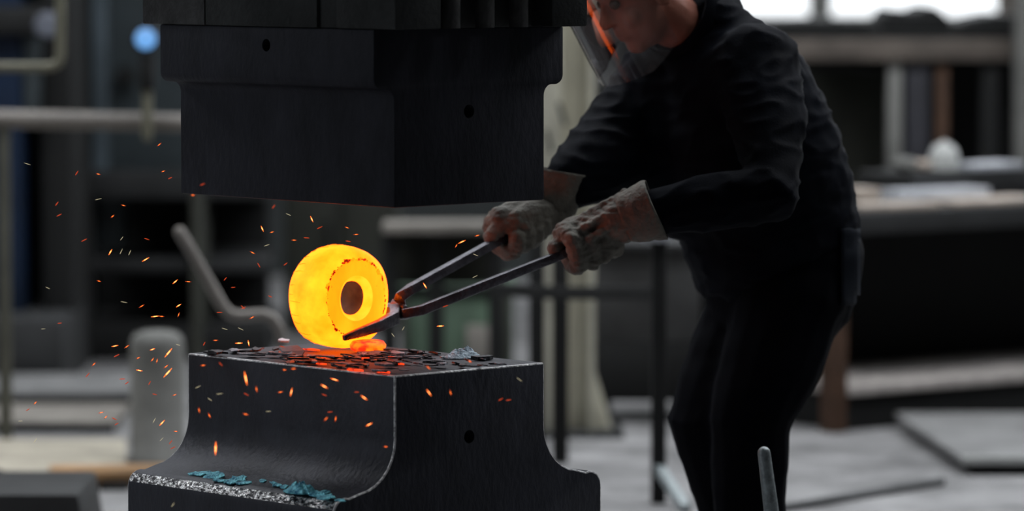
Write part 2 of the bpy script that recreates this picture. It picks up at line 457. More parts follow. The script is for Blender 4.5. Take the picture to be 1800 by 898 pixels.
MB().prism([(-.3, -.25), (DW + .3, -.25), (DW + .3, DL + .25), (-.3, DL + .25)], lambda a, b, h: D(a, b, h), 0, .14).build('foot_plate', M['ram'], ab, bevel=.01)
MB().prism([(-.2, -.12), (DW + .2, -.12), (DW + .2, DL + .12), (-.2, DL + .12)], lambda a, b, h: D(a, b, h), .14, .2).build('sow_block', M['ram'], ab, bevel=.01)

ZU = 1.056; UL = .665; OV = .052
half = [(0, ZU), (0, 1.264)] + arc(-.022, 1.264, .022, 0, 90)[1:] + arc(-OV + .02, 1.306, .02, 270, 180) + [(-OV, 1.402)]
prof = half + [(DW - a, b) for a, b in reversed(half)]
ud = empty('upper_die', D(DW / 2, UL / 2, ZU), 'stepped dark steel upper forging block hanging over the glowing ring', 'die block')
bmb = MB(); bmb.prism(prof, lambda a, b, h: D(a, h, b), 0, UL)
body = bmb.build('die_body', [M['die_shaded'], M['die_shaded']], ud, bevel=.004, seg=2, angle=60, bevel_mat=1)
cut(body, hole(DW * .49, 0, 1.238, UX, .0135, .06))
cut(body, hole(-OV, .325, 1.366, VX, .0125, .06))
body.data.shade_smooth(); body.data.set_sharp_from_angle(angle=R(35))

rm = empty('press_ram', D(DW / 2, UL / 2, 1.402), 'black steel press ram with clamp blocks above the upper forging block', 'press ram')
def dbox(v0, v1, u0, u1, z0, z1): return MB().prism([(v0, u0), (v1, u0), (v1, u1), (v0, u1)], lambda a, b, h: D(a, b, h), z0, z1)
dbox(-OV + .004, DW + OV - .004, -.01, UL, 1.402, 1.9).build('holder', M['ram'], rm, bevel=.004)
dbox(-OV - .004, DW + OV, .515, UL + .052, 1.4025, 1.8).build('clamp_block', M['ram_light'], rm, bevel=.004)
dbox(-OV - .006, .06, -.07, .105, 1.4025, 1.8).build('clamp_block', M['ram'], rm, bevel=.004)
dbox(-OV - .004, .0, .165, .513, 1.4025, 1.8).build('wedge_key', M['ram'], rm, bevel=.004)
dbox(DW - .045, DW + OV, -.07, .105, 1.4025, 1.8).build('clamp_block', M['ram'], rm, bevel=.004)
for v in (.115, .205, .295):
    MB().lathe([(.019, 1.4025), (.019, 1.8)], Matrix.Translation(D(v, -.035, 0)), 20).build('tie_bolt', M['ram_light'], rm)
dbox(-.25, DW + .25, -.2, UL + .2, 1.9, 3.0).build('ram_body', M['ram'], rm, bevel=.02)
MB().lathe([(.16, 3.0), (.16, 5.99)], Matrix.Translation(D(DW / 2, UL / 2, 0)), 32).build('piston_rod', M['ram_light'], rm)

# ------------------------------------------------------------------ the glowing ring
RV, RU, RR, RT = .272, .487, .106, .112
rc = D(RV, RU, ZT + .004 + RR)
RMX = axis_matrix(rc, -UX)                         # local z points out of the face that shows
ring = empty('forged_ring', rc - Vector((0, 0, RR)), 'glowing yellow-orange forged steel ring with a dark bore standing on the lower block', 'forging')
h = RT / 2
def rnoise(r, z): return r
outer = [(.060, -h), (.080, -h + .001), (.092, -h + .006), (.100, -h + .017), (.1045, -h + .034), (.106, -h + .055), (.1055, -h + .074), (.103, -h + .089), (.098, -h + .101), (.092, -h + .1075), (.084, -h + .1105), (.080, h)]
face = [(.080, h), (.0775, h - .0004), (.070, h - .0002), (.055, h), (.046, h - .001)]
lip = [(.046, h - .001), (.042, h - .003), (.039, h - .009), (.0345, h - .018)]
bore = [(.0345, h - .018), (.034, h - .026), (.033, 0), (.033, -h + .02), (.045, -h), (.060, -h)]
def lump(o, amp, f):
    for v in o.data.vertices:
        d = noise.noise_vector(v.co * f)
        v.co += d * amp
def lath(name, pf, m, parent, amp=.0034, f=11):
    mb = MB()
    n = 72; vs = []; fs = []
    for (r, z) in pf:
        for k in range(n): vs.append(RMX @ Vector((r * math.cos(2 * math.pi * k / n), r * math.sin(2 * math.pi * k / n), z)))
    for i in range(len(pf) - 1):
        for k in range(n): fs.append((i * n + k, i * n + (k + 1) % n, (i + 1) * n + (k + 1) % n, (i + 1) * n + k))
    mb.raw(vs, fs)
    o = mb.build(name, m, parent, smooth=180)
    lump(o, amp, f)
    return o
bar = lath('barrel', outer, M['hot_side'], ring)
fc = lath('face', face, [M['hot']], ring)
lp = lath('bore_lip', lip, M['hot_bright'], ring)
lath('bore', bore, M['bore'], ring)
# scale crust in the groove round the face
gm = MB()
for k in range(150):
    a = 2 * math.pi * k / 150 + rnd.uniform(-.02, .02)
    ar = math.degrees(a) % 360
    r = .0800 + rnd.uniform(-.0016, .0016)
    s = rnd.uniform(.0009, .0022) * (1.0 if rnd.random() < .75 else 2.0)
    cl_ = noise.noise(Vector((math.cos(a) * 1.7 + 4, math.sin(a) * 1.7, 2.2)))
    s *= 1 + .9 * max(0, math.cos(a))
    if cl_ < -.12: s *= .55
    if rnd.random() < .25: continue
    vs = []
    m_ = 6
    for j in range(m_):
        b = 2 * math.pi * j / m_; q = s * rnd.uniform(.6, 1.25)
        vs.append(RMX @ Vector(((r + q * math.sin(b) * .8) * math.cos(a + q * math.cos(b) * 1.3 / r), (r + q * math.sin(b) * .8) * math.sin(a + q * math.cos(b) * 1.3 / r), h + .0008)))
    vs += [RMX @ ((RMX.inverted() @ v) + Vector((0, 0, -.003))) for v in vs]
    gm.raw(vs, [tuple(range(m_)), tuple(range(2 * m_ - 1, m_ - 1, -1))] + [(j, (j + 1) % m_, m_ + (j + 1) % m_, m_ + j) for j in range(m_)])
go = gm.build('scale_crust', M['hot_scale'], ring, smooth=0); lump(go, .0034, 11); tag(go, kind='stuff')
# cooling cracks across the barrel
cm = MB()
for k in range(30):
    a = 2 * math.pi * k / 30 + rnd.uniform(-.06, .06)
    z0 = -h + rnd.uniform(.006, .02); z1 = z0 + rnd.uniform(.018, .05)
    pts = []
    for j in range(6):
        z = z0 + (z1 - z0) * j / 5
        rr = next(((r0 + (r1 - r0) * (z - a0) / (a1 - a0)) for (r0, a0), (r1, a1) in zip(outer, outer[1:]) if a0 <= z <= a1), .1)
        aa = a + .02 * noise.noise(Vector((k * 3.1, j * .7, 0)))
        pts.append(RMX @ Vector(((rr + .0004) * math.cos(aa), (rr + .0004) * math.sin(aa), z)))
    cm.sweep(pts, [(.0005 * (1 - abs(j - 2.5) / 3.2), .0008) for j in range(6)], up=(pts[2] - rc).normalized())
co = cm.build('crack', M['hot_crack'], ring, smooth=0); lump(co, .0034, 11); tag(co, kind='stuff')

# ------------------------------------------------------------------ tongs
tg = empty('forging_tongs', D(.40, RU, .79), 'long dark steel tongs gripping the glowing ring, held by both gloves', 'tongs')
piv = D(.418, RU - .008, .808)
lo_end = P(1006, 440, 9.50); up_end = P(892, 414, 9.62)
lo_dir = (lo_end - P(705, 552, 9.40)).normalized(); up_dir = (up_end - P(722, 508, 9.43)).normalized()
LO_TAIL = lo_end + lo_dir * .16; UP_TAIL = up_end + up_dir * .14
mb = MB()
ua = RU - RT / 2 - .013
mb.sweep([D(.226, ua, .762), D(.265, ua, .770), D(.325, ua - .002, .783), D(.375, ua + .012, .794), D(.408, RU - .020, .805), D(.424, RU - .018, .822), P(704, 521, 9.42), P(722, 508, 9.43), up_end, UP_TAIL],
         [(.005, .006), (.007, .009), (.009, .012), (.010, .014), (.012, .016), (.011, .014), (.010, .012), (.010, .010), (.0095, .0095), (.009, .009)])
mb.build('tong_half', M['tongs'], tg, bevel=.003)
mb = MB()
ub = RU + RT / 2 + .012
mb.sweep([D(.226, ub, .775), D(.265, ub, .783), D(.325, ub + .002, .795), D(.375, ub - .012, .800), D(.408, RU + .008, .800), D(.431, RU - .022, .797), P(716, 551, 9.38), P(740, 545, 9.39), lo_end, LO_TAIL],
         [(.005, .006), (.007, .009), (.009, .012), (.010, .014), (.012, .014), (.012, .012), (.011, .010), (.010, .010), (.0095, .0095), (.009, .009)])
mb.build('tong_half', M['tongs'], tg, bevel=.003)
MB().lathe([(.0, -.036), (.008, -.034), (.011, -.028), (.011, .028), (.008, .034), (0, .036)], axis_matrix(piv, UX), 16).build('rivet', M['tongs'], tg)

# ------------------------------------------------------------------ the worker
F = Vector((-.9, -.436, 0)).normalized()            # where the worker faces
LS = Vector((0, 0, 1)).cross(F)                     # the worker's left, towards the camera
pr = empty('person', (P(1330, 1165, 9.92).x, 9.92, 0), 'worker in dark navy jacket and trousers bending forward with clear face shield and gloves', 'person')
def fold(c, f=(7, 7, 22), amp=.006, seed=0.0):
    v = Vector((c.x * f[0] + seed, c.y * f[1], c.z * f[2]))
    return amp * (noise.turbulence(v, 3, False) - .5)
# body under the clothes: one skin
HEAD = P(1122, -16, 9.74)
PT = R(30)
HU = (Vector((0, 0, 1)) * math.cos(PT) + F * math.sin(PT)).normalized()     # up through the crown
HF = (F * math.cos(PT) - Vector((0, 0, 1)) * math.sin(PT)).normalized()     # out of the face
HM = Matrix((HF, HU.cross(HF), HU)).transposed()                            # local x = face, y = left ear, z = crown
def H(x, y, z): return HEAD + HM @ Vector((x, y, z))
mb = MB()
mb.ball(H(-.012, 0, .035), (.098, .077, .095), HM, 20)
mb.ball(H(.018, 0, -.035), (.072, .062, .085), HM, 20)
mb.ball(H(.055, 0, -.095), (.028, .03, .024), HM, 14)
mb.tube([H(.078, 0, .025), H(.092, 0, .0), H(.104, 0, -.022)], [.009, .011, .014])
mb.ball(H(.092, .011, -.026), .009, None, 10); mb.ball(H(.092, -.011, -.026), .009, None, 10)
mb.tube([H(.080, .022, -.055), H(.088, 0, -.054), H(.080, -.022, -.055)], [.006, .008, .006])
mb.tube([H(.078, .02, -.067), H(.085, 0, -.068), H(.078, -.02, -.067)], [.006, .008, .006])
for s in (-1, 1):
    mb.tube([H(.066, s * .05, .03), H(.083, s * .025, .036), H(.084, s * .008, .03)], [.009, .010, .008])
    mb.ball(H(.058, s * .042, -.03), (.022, .018, .022), HM, 12)
    mb.ball(H(-.008, s * .079, -.012), (.021, .009, .032), HM, 12)
NB = P(1232, 48, 9.86)
mb.tube([H(-.02, 0, -.05), H(-.04, 0, -.10), NB], [.058, .058, .064], cap='round')
TORSO = [P(1368, 470, 9.95), P(1358, 380, 9.94), P(1338, 270, 9.92), P(1302, 170, 9.89), P(1262, 90, 9.86), NB]
mb.tube(TORSO, [(.16, .13), (.15, .12), (.16, .13), (.17, .125), (.15, .09), (.07, .07)], side=LS, n=20)
NSH, NEL, NWR = P(1332, 118, 9.70), P(1352, 340, 9.47), P(1150, 370, 9.47)
FSH, FEL, FWR = P(1175, 125, 10.02), P(1078, 262, 9.86), P(1006, 322, 9.72)
for (a, b, c) in ((NSH, NEL, NWR), (FSH, FEL, FWR)):
    mb.tube([a, a.lerp(b, .5), b, b.lerp(c, .4), c], [.055, .050, .042, .042, .030])
NHIP, NKN, NAN = P(1392, 520, 9.86), P(1318, 748, 9.80), P(1318, 1100, 9.88)
FHIP, FKN, FAN = P(1350, 520, 10.03), P(1243, 742, 9.93), P(1350, 1080, 10.12)
for (a, b, c) in ((NHIP, NKN, NAN), (FHIP, FKN, FAN)):
    mb.tube([a, a.lerp(b, .5), b, b.lerp(c, .35), c], [.085, .078, .058, .055, .038])
    f0 = Vector((c.x, c.y, .055)); mb.tube([c, f0, f0 + F * .12], [.038, .038, .030])
mb.tube([TORSO[0], NHIP], [.12, .09]); mb.tube([TORSO[0], FHIP], [.12, .09])
mb.build('body', M['skin'], pr, remesh=.006, smooth_it=3)
for s in (-1, 1):
    MB().ball(H(.076, s * .03, .012), .012, None, 14).build('eye', M['eye'], pr, smooth=180)
# jacket
mb = MB()
JT = [P(1356, 428, 9.95), P(1346, 375, 9.94), P(1318, 275, 9.91), P(1284, 175, 9.88), P(1258, 98, 9.86), P(1234, 45, 9.85)]
mb.tube(JT, [(.215, .190), (.215, .192), (.225, .198), (.215, .185), (.185, .135), (.105, .085)], side=LS, n=28)
mb.tube([P(1180, 150, 9.92), P(1178, 235, 9.92), P(1212, 340, 9.92)], [.11, .135, .11])
mb.tube([JT[3] + F * .03, NSH + F * .01], [.13, .095]); mb.tube([JT[3] + F * .03, FSH], [.13, .09])
mb.tube([NSH, NSH.lerp(NEL, .5) + Vector((.01, 0, 0)), NEL, NEL.lerp(NWR, .45), NWR + Vector((.01, 0, 0))], [.095, .085, .074, .064, .052])
mb.tube([FSH, FSH.lerp(FEL, .5), FEL, FEL.lerp(FWR, .5), FWR], [.100, .098, .096, .086, .064])
def jacket_fold(c):
    s = fold(c, (4, 4, 10), .008, 1.3)
    t = noise.noise(Vector((c.x * 9 + c.z * 14, c.y * 9, c.z * 24 - c.x * 10)))
    return s + .006 * (1 - abs(t)) ** 4
jk = mb.build('jacket', M['navy'], pr, remesh=.008, smooth_it=5, disp=jacket_fold)
cb = MB()
cpts = [JT[5] + HM @ Vector((0, 0, 0)) for _ in (0,)]
ct = (HEAD - NB).normalized()
cb.tube([NB - ct * .03, NB + ct * .03, NB + ct * .085], [(.10, .100), (.096, .094), (.098, .096)], side=LS, n=24, cap='open')
co = cb.build('collar', M['navy'], pr, smooth=180)
sd = co.modifiers.new('thickness', 'SOLIDIFY'); sd.thickness = .008
# trousers
mb = MB()
mb.tube([P(1366, 395, 9.945), P(1372, 450, 9.95), P(1372, 510, 9.945)], [(.19, .165), (.205, .180), (.19, .165)], side=LS, n=28)
mb.tube([NHIP, NHIP.lerp(NKN, .5), NKN, NKN.lerp(NAN, .4), NAN], [.130, .116, .094, .084, .078])
mb.tube([FHIP, FHIP.lerp(FKN, .5), FKN, FKN.lerp(FAN, .4), FAN], [.128, .114, .094, .084, .078])
tro = mb.build('trousers', M['navy2'], pr, remesh=.008, smooth_it=5, disp=lambda c: fold(c, (5, 5, 7), .008, 5.1))
# pocket panel sewn on the seat of the trousers
bv = [BVHTree.FromPolygons([v.co[:] for v in q.data.vertices], [p.vertices[:] for p in q.data.polygons]) for q in (tro, jk)]
O_ = Vector((0, 0, CAM_H)); grid = []
for j in range(15):
    row = []
    for i in range(6):
        px = 1474 + 6.5 * i; py = 402 + 9.6 * j - (6 if i > 3 and j > 12 else 0)
        d_ = (P(px, py, 9) - O_).normalized(); best = None
        for t_ in bv:
            hit = t_.ray_cast(O_, d_)
            if hit[0] is not None and (best is None or hit[3] < best[3]): best = hit
        row.append(best[0] + best[1] * .004 if best else None)
    grid.append(row)
mb = MB()
for j in range(14):
    for i in range(5):
        q = [grid[j][i], grid[j][i + 1], grid[j + 1][i + 1], grid[j + 1][i]]
        if all(p is not None for p in q): mb.raw(q, [(0, 1, 2, 3)])
pk = mb.build('pocket', M['navy3'], tro, smooth=180)
sd = pk.modifiers.new('thickness', 'SOLIDIFY'); sd.thickness = .004; sd.offset = -1
# boots
for c in (NAN, FAN):
    g = Vector((c.x, c.y, 0))
    mb = MB(); mb.tube([g + Vector((0, 0, .17)), g + Vector((0, 0, .08)), g + Vector((0, 0, .05)) + F * .01], [.062, .056, .05])
    mb.tube([g + Vector((0, 0, .052)) - F * .035, g + Vector((0, 0, .058)) + F * .05, g + Vector((0, 0, .048)) + F * .16], [(.042, .045), (.045, .05), (.046, .036)], side=LS)
    bt = mb.build('boot', M['boot'], pr, remesh=.006, smooth_it=3)
    so = MB(); so.prism([(-.085, -.04), (.12, -.047), (.19, -.04), (.215, 0), (.19, .04), (.12, .047), (-.085, .04), (-.1, 0)], lambda a, b, z: g + F * a + LS * b + Vector((0, 0, z)), 0, .022)
    so.build('sole', M['band'], bt, bevel=.004)

# gloves
def glove(C, b, up, k, wrist, cuff_end, cuff_r, roll):
    """C: middle of the fist on the bar, b: bar direction away from the jaws, k: side the fingers come down on"""
    b = b.normalized(); k = (k - b * k.dot(b)).normalized(); hh = b.cross(k)
    if hh.dot(up) < 0: hh = -hh
    mb = MB()
    spec = [(-.044, 116, -150, .0375, .0225), (-.012, 116, -175, .0385, .0200), (.017, 116, -175, .038, .0198), (.045, 110, -150, .035, .0185)]
    for i, (s, a0, a1, r, fr) in enumerate(spec):
        pts = []
        for j in range(10):
            a = R(a0 + (a1 - a0) * j / 9)
            q = r * (1.0 if 20 > math.degrees(a) else 1.06)
            pts.append(C + b * (s - .004 * j / 9) + k * (q * math.cos(a)) + hh * (q * math.sin(a) + .002))
        mb.tube(pts, [fr * (1 - .018 * j) for j in range(10)], n=12)
        mb.tube([pts[0], pts[0].lerp(wrist, .55) + hh * .006, wrist + (b * 0 + k * (.018 - .012 * i))], [fr * 1.2, .029, .032], n=12)
    th = [wrist.lerp(C, .35) - k * .022 + hh * .004, C + b * .012 - k * .040 + hh * .016, C - b * .030 - k * .036 + hh * .020, C - b * .062 - k * .018 + hh * .020, C - b * .080 - k * .004 + hh * .016]
    mb.tube(th, [.027, .025, .021, .019, .0165], n=12)
    # stiff leather folds running from the knuckles to the cuff
    for (k0, h0, k1, h1, rr_) in ((.004, .050, -.012, .046, .013), (.030, .036, .026, .030, .012), (.040, .014, .044, .004, .011)):
        p0 = C - b * .035 + k * k0 + hh * h0; p1 = wrist + (cuff_end - wrist) * .3 + k * k1 + hh * h1
        mb.tube([p0, p0.lerp(p1, .5) + hh * .004, p1], [rr_ * .8, rr_ * .7, rr_], n=10)
    mb.tube([C + b * .03 - k * .01 + hh * .03, wrist - hh * .012], [.036, .040], n=16)
    d = (cuff_end - wrist).normalized()
    mb.tube([wrist - d * .01, wrist + d * .03], [.045, .046], n=16)
    def crease(c):
        t = noise.noise(c * 38 + Vector((roll, 0, 0))); t2 = noise.noise(Vector((c.x * 30, c.y * 30, c.z * 75)) + Vector((roll, 3, 1)))
        return .0065 * (abs(t2) - .25) + .002 * t
    g = mb.build('glove', M['leather'], pr, remesh=.0035, smooth_it=6, disp=crease)
    # flared gauntlet cuff with a real opening
    cm = MB(); L_ = (cuff_end - wrist).length
    n = 40; vs = []; fs = []; m_ = 14
    sv = d.cross(Vector((0, 0, 1))).normalized(); uv = sv.cross(d)
    for i in range(m_):
        t = i / (m_ - 1); rr = .046 + (cuff_r - .046) * t ** .8
        for q in range(n):
            a = 2 * math.pi * q / n
            wv = 1 + .10 * t * math.sin(3 * a + roll) + .06 * noise.noise(Vector((math.cos(a) * 2, math.sin(a) * 2, t * 5 + roll)))
            vs.append(wrist + d * (L_ * t * (1 + .08 * math.cos(a + roll))) + (sv * math.cos(a) * .92 + uv * math.sin(a) * 1.05) * rr * wv)
    for i in range(m_ - 1):
        for q in range(n): fs.append((i * n + q, i * n + (q + 1) % n, (i + 1) * n + (q + 1) % n, (i + 1) * n + q))
    cm.raw(vs, fs)
    cu = cm.build('cuff', [M['leather'], M['leather_red']], g, smooth=180)
    sd = cu.modifiers.new('thickness', 'SOLIDIFY'); sd.thickness = .0035; sd.offset = 1; sd.material_offset = 0
    return g
NC = lo_end + lo_dir * .045
glove(NC, lo_dir, Vector((0, 0, 1)), Vector((-.2, -1, -.15)), P(1098, 384, 9.48), P(1152, 364, 9.47), .060, .4)
FC = up_end + up_dir * .040
glove(FC, up_dir, Vector((0, 0, 1)), Vector((.2, 1, .0)), P(970, 368, 9.70), P(986, 300, 9.71), .058, 2.1)

# cap, head band and shield
cap = MB(); 
cap.ball(H(-.012, 0, .045), (.106, .086, .098), HM, 24)
cp = cap.build('cap', M['cap'], pr, smooth=180)
for v in cp.data.vertices:
    l = HM.transposed() @ (v.co - HEAD)
    if l.z < .05: l.z = .05 + (l.z - .05) * .04; v.co = HEAD + HM @ l
sh = MB(); n = 36; vs = []; fs = []
VR, VA = .142, 84
rows = 12
for i in range(rows):
    z = .085 - i / (rows - 1) * .222
    for j in range(n + 1):
        a = R(-VA + 2 * VA * j / n)
        e = 1.0
        cut_ = max(0, abs(math.degrees(a)) - 55) / 33
        zz = z if i < rows - 3 else z + cut_ * .012 * (i - rows + 4)
        vs.append(H(.012 + VR * 1.10 * math.cos(a), VR * .93 * math.sin(a), zz))
for i in range(rows - 1):
    for j in range(n): fs.append((i * (n + 1) + j, i * (n + 1) + j + 1, (i + 1) * (n + 1) + j + 1, (i + 1) * (n + 1) + j))
sh.raw(vs, fs)
shield = empty('face_shield', (0, 0, 0)); adopt(shield, pr); WM[shield.name] = Matrix.Identity(4)
vo = sh.build('visor', M['visor'], shield, smooth=180)
bd = MB(); vs = []; fs = []
for i, z in enumerate((.075, .112)):
    for j in range(n * 2):
        a = math.pi * j / n
        vs.append(H(.004 + VR * 1.04 * math.cos(a), VR * .92 * math.sin(a), z))
for j in range(2 * n): fs.append((j, (j + 1) % (2 * n), 2 * n + (j + 1) % (2 * n), 2 * n + j))
bd.raw(vs, fs)
bo = bd.build('head_band', M['band'], shield, smooth=180)
sd = bo.modifiers.new('thickness', 'SOLIDIFY'); sd.thickness = .006; sd.offset = 1

# ------------------------------------------------------------------ steel lever in front of the worker
lv = empty('steel_lever', (P(1352, 898, 8.75).x + .03, 8.75, 0), 'bare grey steel lever rod with rounded end standing before the trousers', 'lever')
t0 = P(1343, 796, 8.75); t1 = P(1356, 898, 8.75); dv = (t1 - t0).normalized(); foot = t1 + dv * ((.04 - t1.z) / dv.z)
MB().tube([t0, t1, foot], [.0125, .0145, .0165], n=18).build('rod', M['lever'], lv, smooth=60)
MB().box(foot.x - .09, foot.x + .09, foot.y - .07, foot.y + .07, 0, .03).build('floor_plate', M['darkgrey'], lv, bevel=.004)
MB().lathe([(.035, .03), (.035, .06), (.022, .07)], Matrix.Translation((foot.x, foot.y, 0)), 20).build('socket', M['darkgrey'], lv)

# ------------------------------------------------------------------ flakes of scale
def flake_mesh(mb, c, size, asp, yaw, tilt, thick, seed, ncorner=8, nrm=None):
    rr = random.Random(seed)
    rot = Matrix.Rotation(yaw, 4, 'Z') @ Matrix.Rotation(tilt, 4, 'X')
    top = []; bot = []
    for j in range(ncorner):
        a = 2 * math.pi * (j + rr.uniform(-.3, .3)) / ncorner
        q = size * rr.uniform(.5, 1.15)
        x, y = q * math.cos(a), q * math.sin(a) * asp
        z = rr.uniform(-.12, .22) * size * .25
        top.append(Vector(c) + rot @ Vector((x, y, z + thick))); bot.append(Vector(c) + rot @ Vector((x * 1.03, y * 1.03, z)))
    ct = Vector(c) + rot @ Vector((rr.uniform(-.2, .2) * size, 0, thick + size * .05)); cb = Vector(c) + rot @ Vector((0, 0, 0))
    n = ncorner; vs = top + bot + [ct, cb]; fs = []
    for j in range(n):
        k = (j + 1) % n
        fs += [(j, k, 2 * n), (n + k, n + j, 2 * n + 1), (k, j, n + j, n + k)]
    mb.raw(vs, fs)
def crust(name, c, rx, ry, hgt, yaw, m, label, cat, seed):
    nr, na = 7, 26; vs = []; fs = []; rot = Matrix.Rotation(yaw, 3, 'Z')
    for i in range(nr + 1):
        q = i / nr
        for k in range(na):
            a = 2 * math.pi * k / na
            w_ = 1 + .28 * noise.noise(Vector((math.cos(a) * 2.1 + seed, math.sin(a) * 2.1, seed)))
            x, y = rx * q * math.cos(a) * w_, ry * q * math.sin(a) * w_
            z = hgt * (1 - q ** 1.6) * (.55 + .9 * abs(noise.noise(Vector((x * 70 + seed, y * 70, 3)))) + .35 * noise.noise(Vector((x * 160, y * 160 + seed, 1)))) + .0015
            vs.append(Vector(c) + rot @ Vector((x, y, z)))
    for k in range(na):
        vs.append(Vector((vs[nr * na + k].x, vs[nr * na + k].y, c[2])))
    for i in range(nr + 1):
        for k in range(na):
            j = (k + 1) % na
            fs.append((i * na + k, i * na + j, (i + 1) * na + j, (i + 1) * na + k))
    fs.append(tuple(reversed(range((nr + 1) * na, (nr + 2) * na))))
    mb = MB(); mb.raw(vs, fs)
    return tag(mb.build(name, m, smooth=30), label, cat)
def flake(name, px, py, z, size, asp, yaw, tilt, thick, m, label, cat, group=None, seed=0, plane=None, nc=8):
    c = plane(px, py) if plane else G(px, py, z)
    mb = MB(); flake_mesh(mb, c, size, asp, yaw, tilt, thick, seed, nc)
    o = mb.build(name, m, smooth=0)
    return tag(o, label, cat, group)
YL = A + math.pi / 2                                   # along the long face
# single ones that can be told apart
crust('scale_flake', G(814, 628, ZT + .001), .052, .030, .024, A + .2, M['flake_pale'], 'pale blue-grey crusted scale flake near the far end of the block top', 'scale flake', 3.3)
flake('scale_flake', 853, 632, ZT + .001, .034, .6, A, 0, .008, M['flake'], 'flat dark plate of scale next to the pale blue crusted flake', 'scale flake', None, 4, nc=5)
flake('scale_flake', 512, 620, ZT + .010, .028, .8, .2, .55, .004, M['paper'], 'grey scale flake standing upright beside the glowing ring', 'scale flake', None, 5)
flake('scale_flake', 497, 600, ZT + .006, .014, .6, .3, .4, .004, M['paper'], 'small shiny white flake on the rear edge of the block', 'scale flake', None, 6)
# the glowing slug that lies before the ring
sl = MB(); c = G(647, 616, ZT + .004)
sl.lathe([(0, 0), (.028, .0), (.036, .004), (.038, .011), (.033, .018), (.018, .020), (0, .020)], Matrix.Translation(c) @ Matrix.Rotation(.10, 4, 'X'), 26)
so = sl.build('hot_slug', M['ember'], smooth=60); lump(so, .002, 30)
tag(so, 'small glowing orange disc punched from the ring lying under the tongs', 'slug')
hot = [(547, 616, .020, .6), (556, 630, .026, .4), (567, 641, .020, .35), (640, 631, .012, .5), (625, 652, .030, .22), (672, 655, .028, .22), (688, 630, .016, .4), (705, 641, .016, .3)]
for i, (px, py, s, asp) in enumerate(hot):
    flake('glowing_flake', px, py, ZT + .002, s, asp, YL + rnd.uniform(-.4, .4), 0, .003, M['ember_red'],
          'red-hot glowing scale flake lying on the lower block around the ring', 'glowing flake', 'glowing flakes around the ring', 40 + i)
dark = [(352, 618, .03), (385, 612, .035), (412, 616, .03), (432, 608, .03), (452, 615, .035), (470, 606, .03), (486, 614, .026), (398, 606, .02), (440, 622, .022), (478, 622, .022),
        (530, 604, .02), (575, 634, .030), (590, 645, .026), (600, 630, .03), (612, 640, .034), (628, 636, .028), (644, 643, .030), (660, 634, .028), (676, 642, .026), (690, 638, .028),
        (703, 630, .024), (716, 636, .022), (728, 628, .026), (740, 620, .024), (752, 631, .020), (765, 622, .026), (778, 629, .018), (700, 622, .022), (720, 614, .02), (655, 626, .02), (690, 648, .018), (735, 640, .014), (790, 616, .016), (606, 650, .02), (560, 648, .012), (520, 636, .016), (500, 630, .018)]
def to_px(p):
    q = p - Vector((0, 0, CAM_H)); dep = q.dot(FWD)
    return 900 + FPX * q.x / dep, 449 - FPX * q.dot(UPV) / dep
while len(dark) < 120:
    left = rnd.random() < .5
    u_ = rnd.uniform(.34, .625) if left else rnd.uniform(.03, .36); v_ = rnd.uniform(.02, .36)
    if left and v_ > .14 and u_ > .42: continue
    px, py = to_px(D(v_, u_, ZT))
    dark.append((px, py, rnd.uniform(.016, .040) if left else rnd.uniform(.010, .026)))
dark = [d_ for d_ in dark if .012 < (G(d_[0], d_[1], ZT) - C0).dot(VX) < DW - .012 and .012 < (G(d_[0], d_[1], ZT) - C0).dot(UX) < DL - .012]
for i, (px, py, s) in enumerate(dark):
    flake('scale_flake', px, py, ZT + .001 + .007 * rnd.random(), s, rnd.uniform(.18, .5), YL + rnd.uniform(-.9, .9), rnd.uniform(-.16, .3), rnd.uniform(.0015, .004), M['flake' if i % 4 else 'flake_grey'],
          *[('dark broken scale flake in the heap at the corner of the block by the bollard', 'scale flake', 'dark flakes heaped by the bollard corner'),
            ('dark broken scale flake on the block just before the glowing ring', 'scale flake', 'dark flakes before the ring'),
            ('dark scale flake between the glowing slug and the pale blue crusted flake', 'scale flake', 'dark flakes beside the slug')][0 if px < 520 else 1 if px < 690 else 2], 60 + i, nc=rnd.choice((7, 9, 11)))
# teal flakes on the foot of the lower block
def on_foot(px, py):
    z = .50
    for _ in range(6):
        p = G(px, py, z); q = (p - C0).dot(VX)
        if q > -.098: z = .605 - math.sqrt(max(1e-6, .098 ** 2 - (q + .098) ** 2))
        else: z = .506 - (-.098 - q) * .10
    return G(px, py, z)
TS = 1.25
teal = [(345, 834, .022), (362, 832, .020), (378, 838, .026), (396, 834, .022), (412, 836, .026), (420, 842, .020), (432, 838, .026), (444, 834, .018), (452, 842, .020), (388, 845, .016), (405, 848, .018), (428, 849, .020),
        (486, 853, .014), (500, 856, .013), (528, 855, .034), (512, 864, .020), (540, 866, .018), (556, 868, .022), (572, 866, .018), (580, 874, .018), (566, 876, .018), (598, 880, .014), (480, 849, .012), (462, 846, .012)]
for i, (px, py, s) in enumerate(teal):
    big = i == 14
    if big:
        crust('scale_flake', on_foot(528, 866), .036, .024, .030, YL, M['flake_teal'], 'large humped bright teal scale crust on the foot of the lower block', 'scale flake', 8.2)
        continue
    flake('scale_flake', px, py, 0, s * TS, .75 if big else rnd.uniform(.3, .6), YL + rnd.uniform(-.3, .3), -.75 if big else rnd.uniform(-.6, -.15), .0018, M['flake_teal'],
          'large upright bright teal scale flake on the foot of the lower block' if big else 'small teal scale flake lying on the foot of the lower block', 'scale flake', None if big else 'teal scale flakes on the foot', 120 + i, plane=on_foot, nc=11)

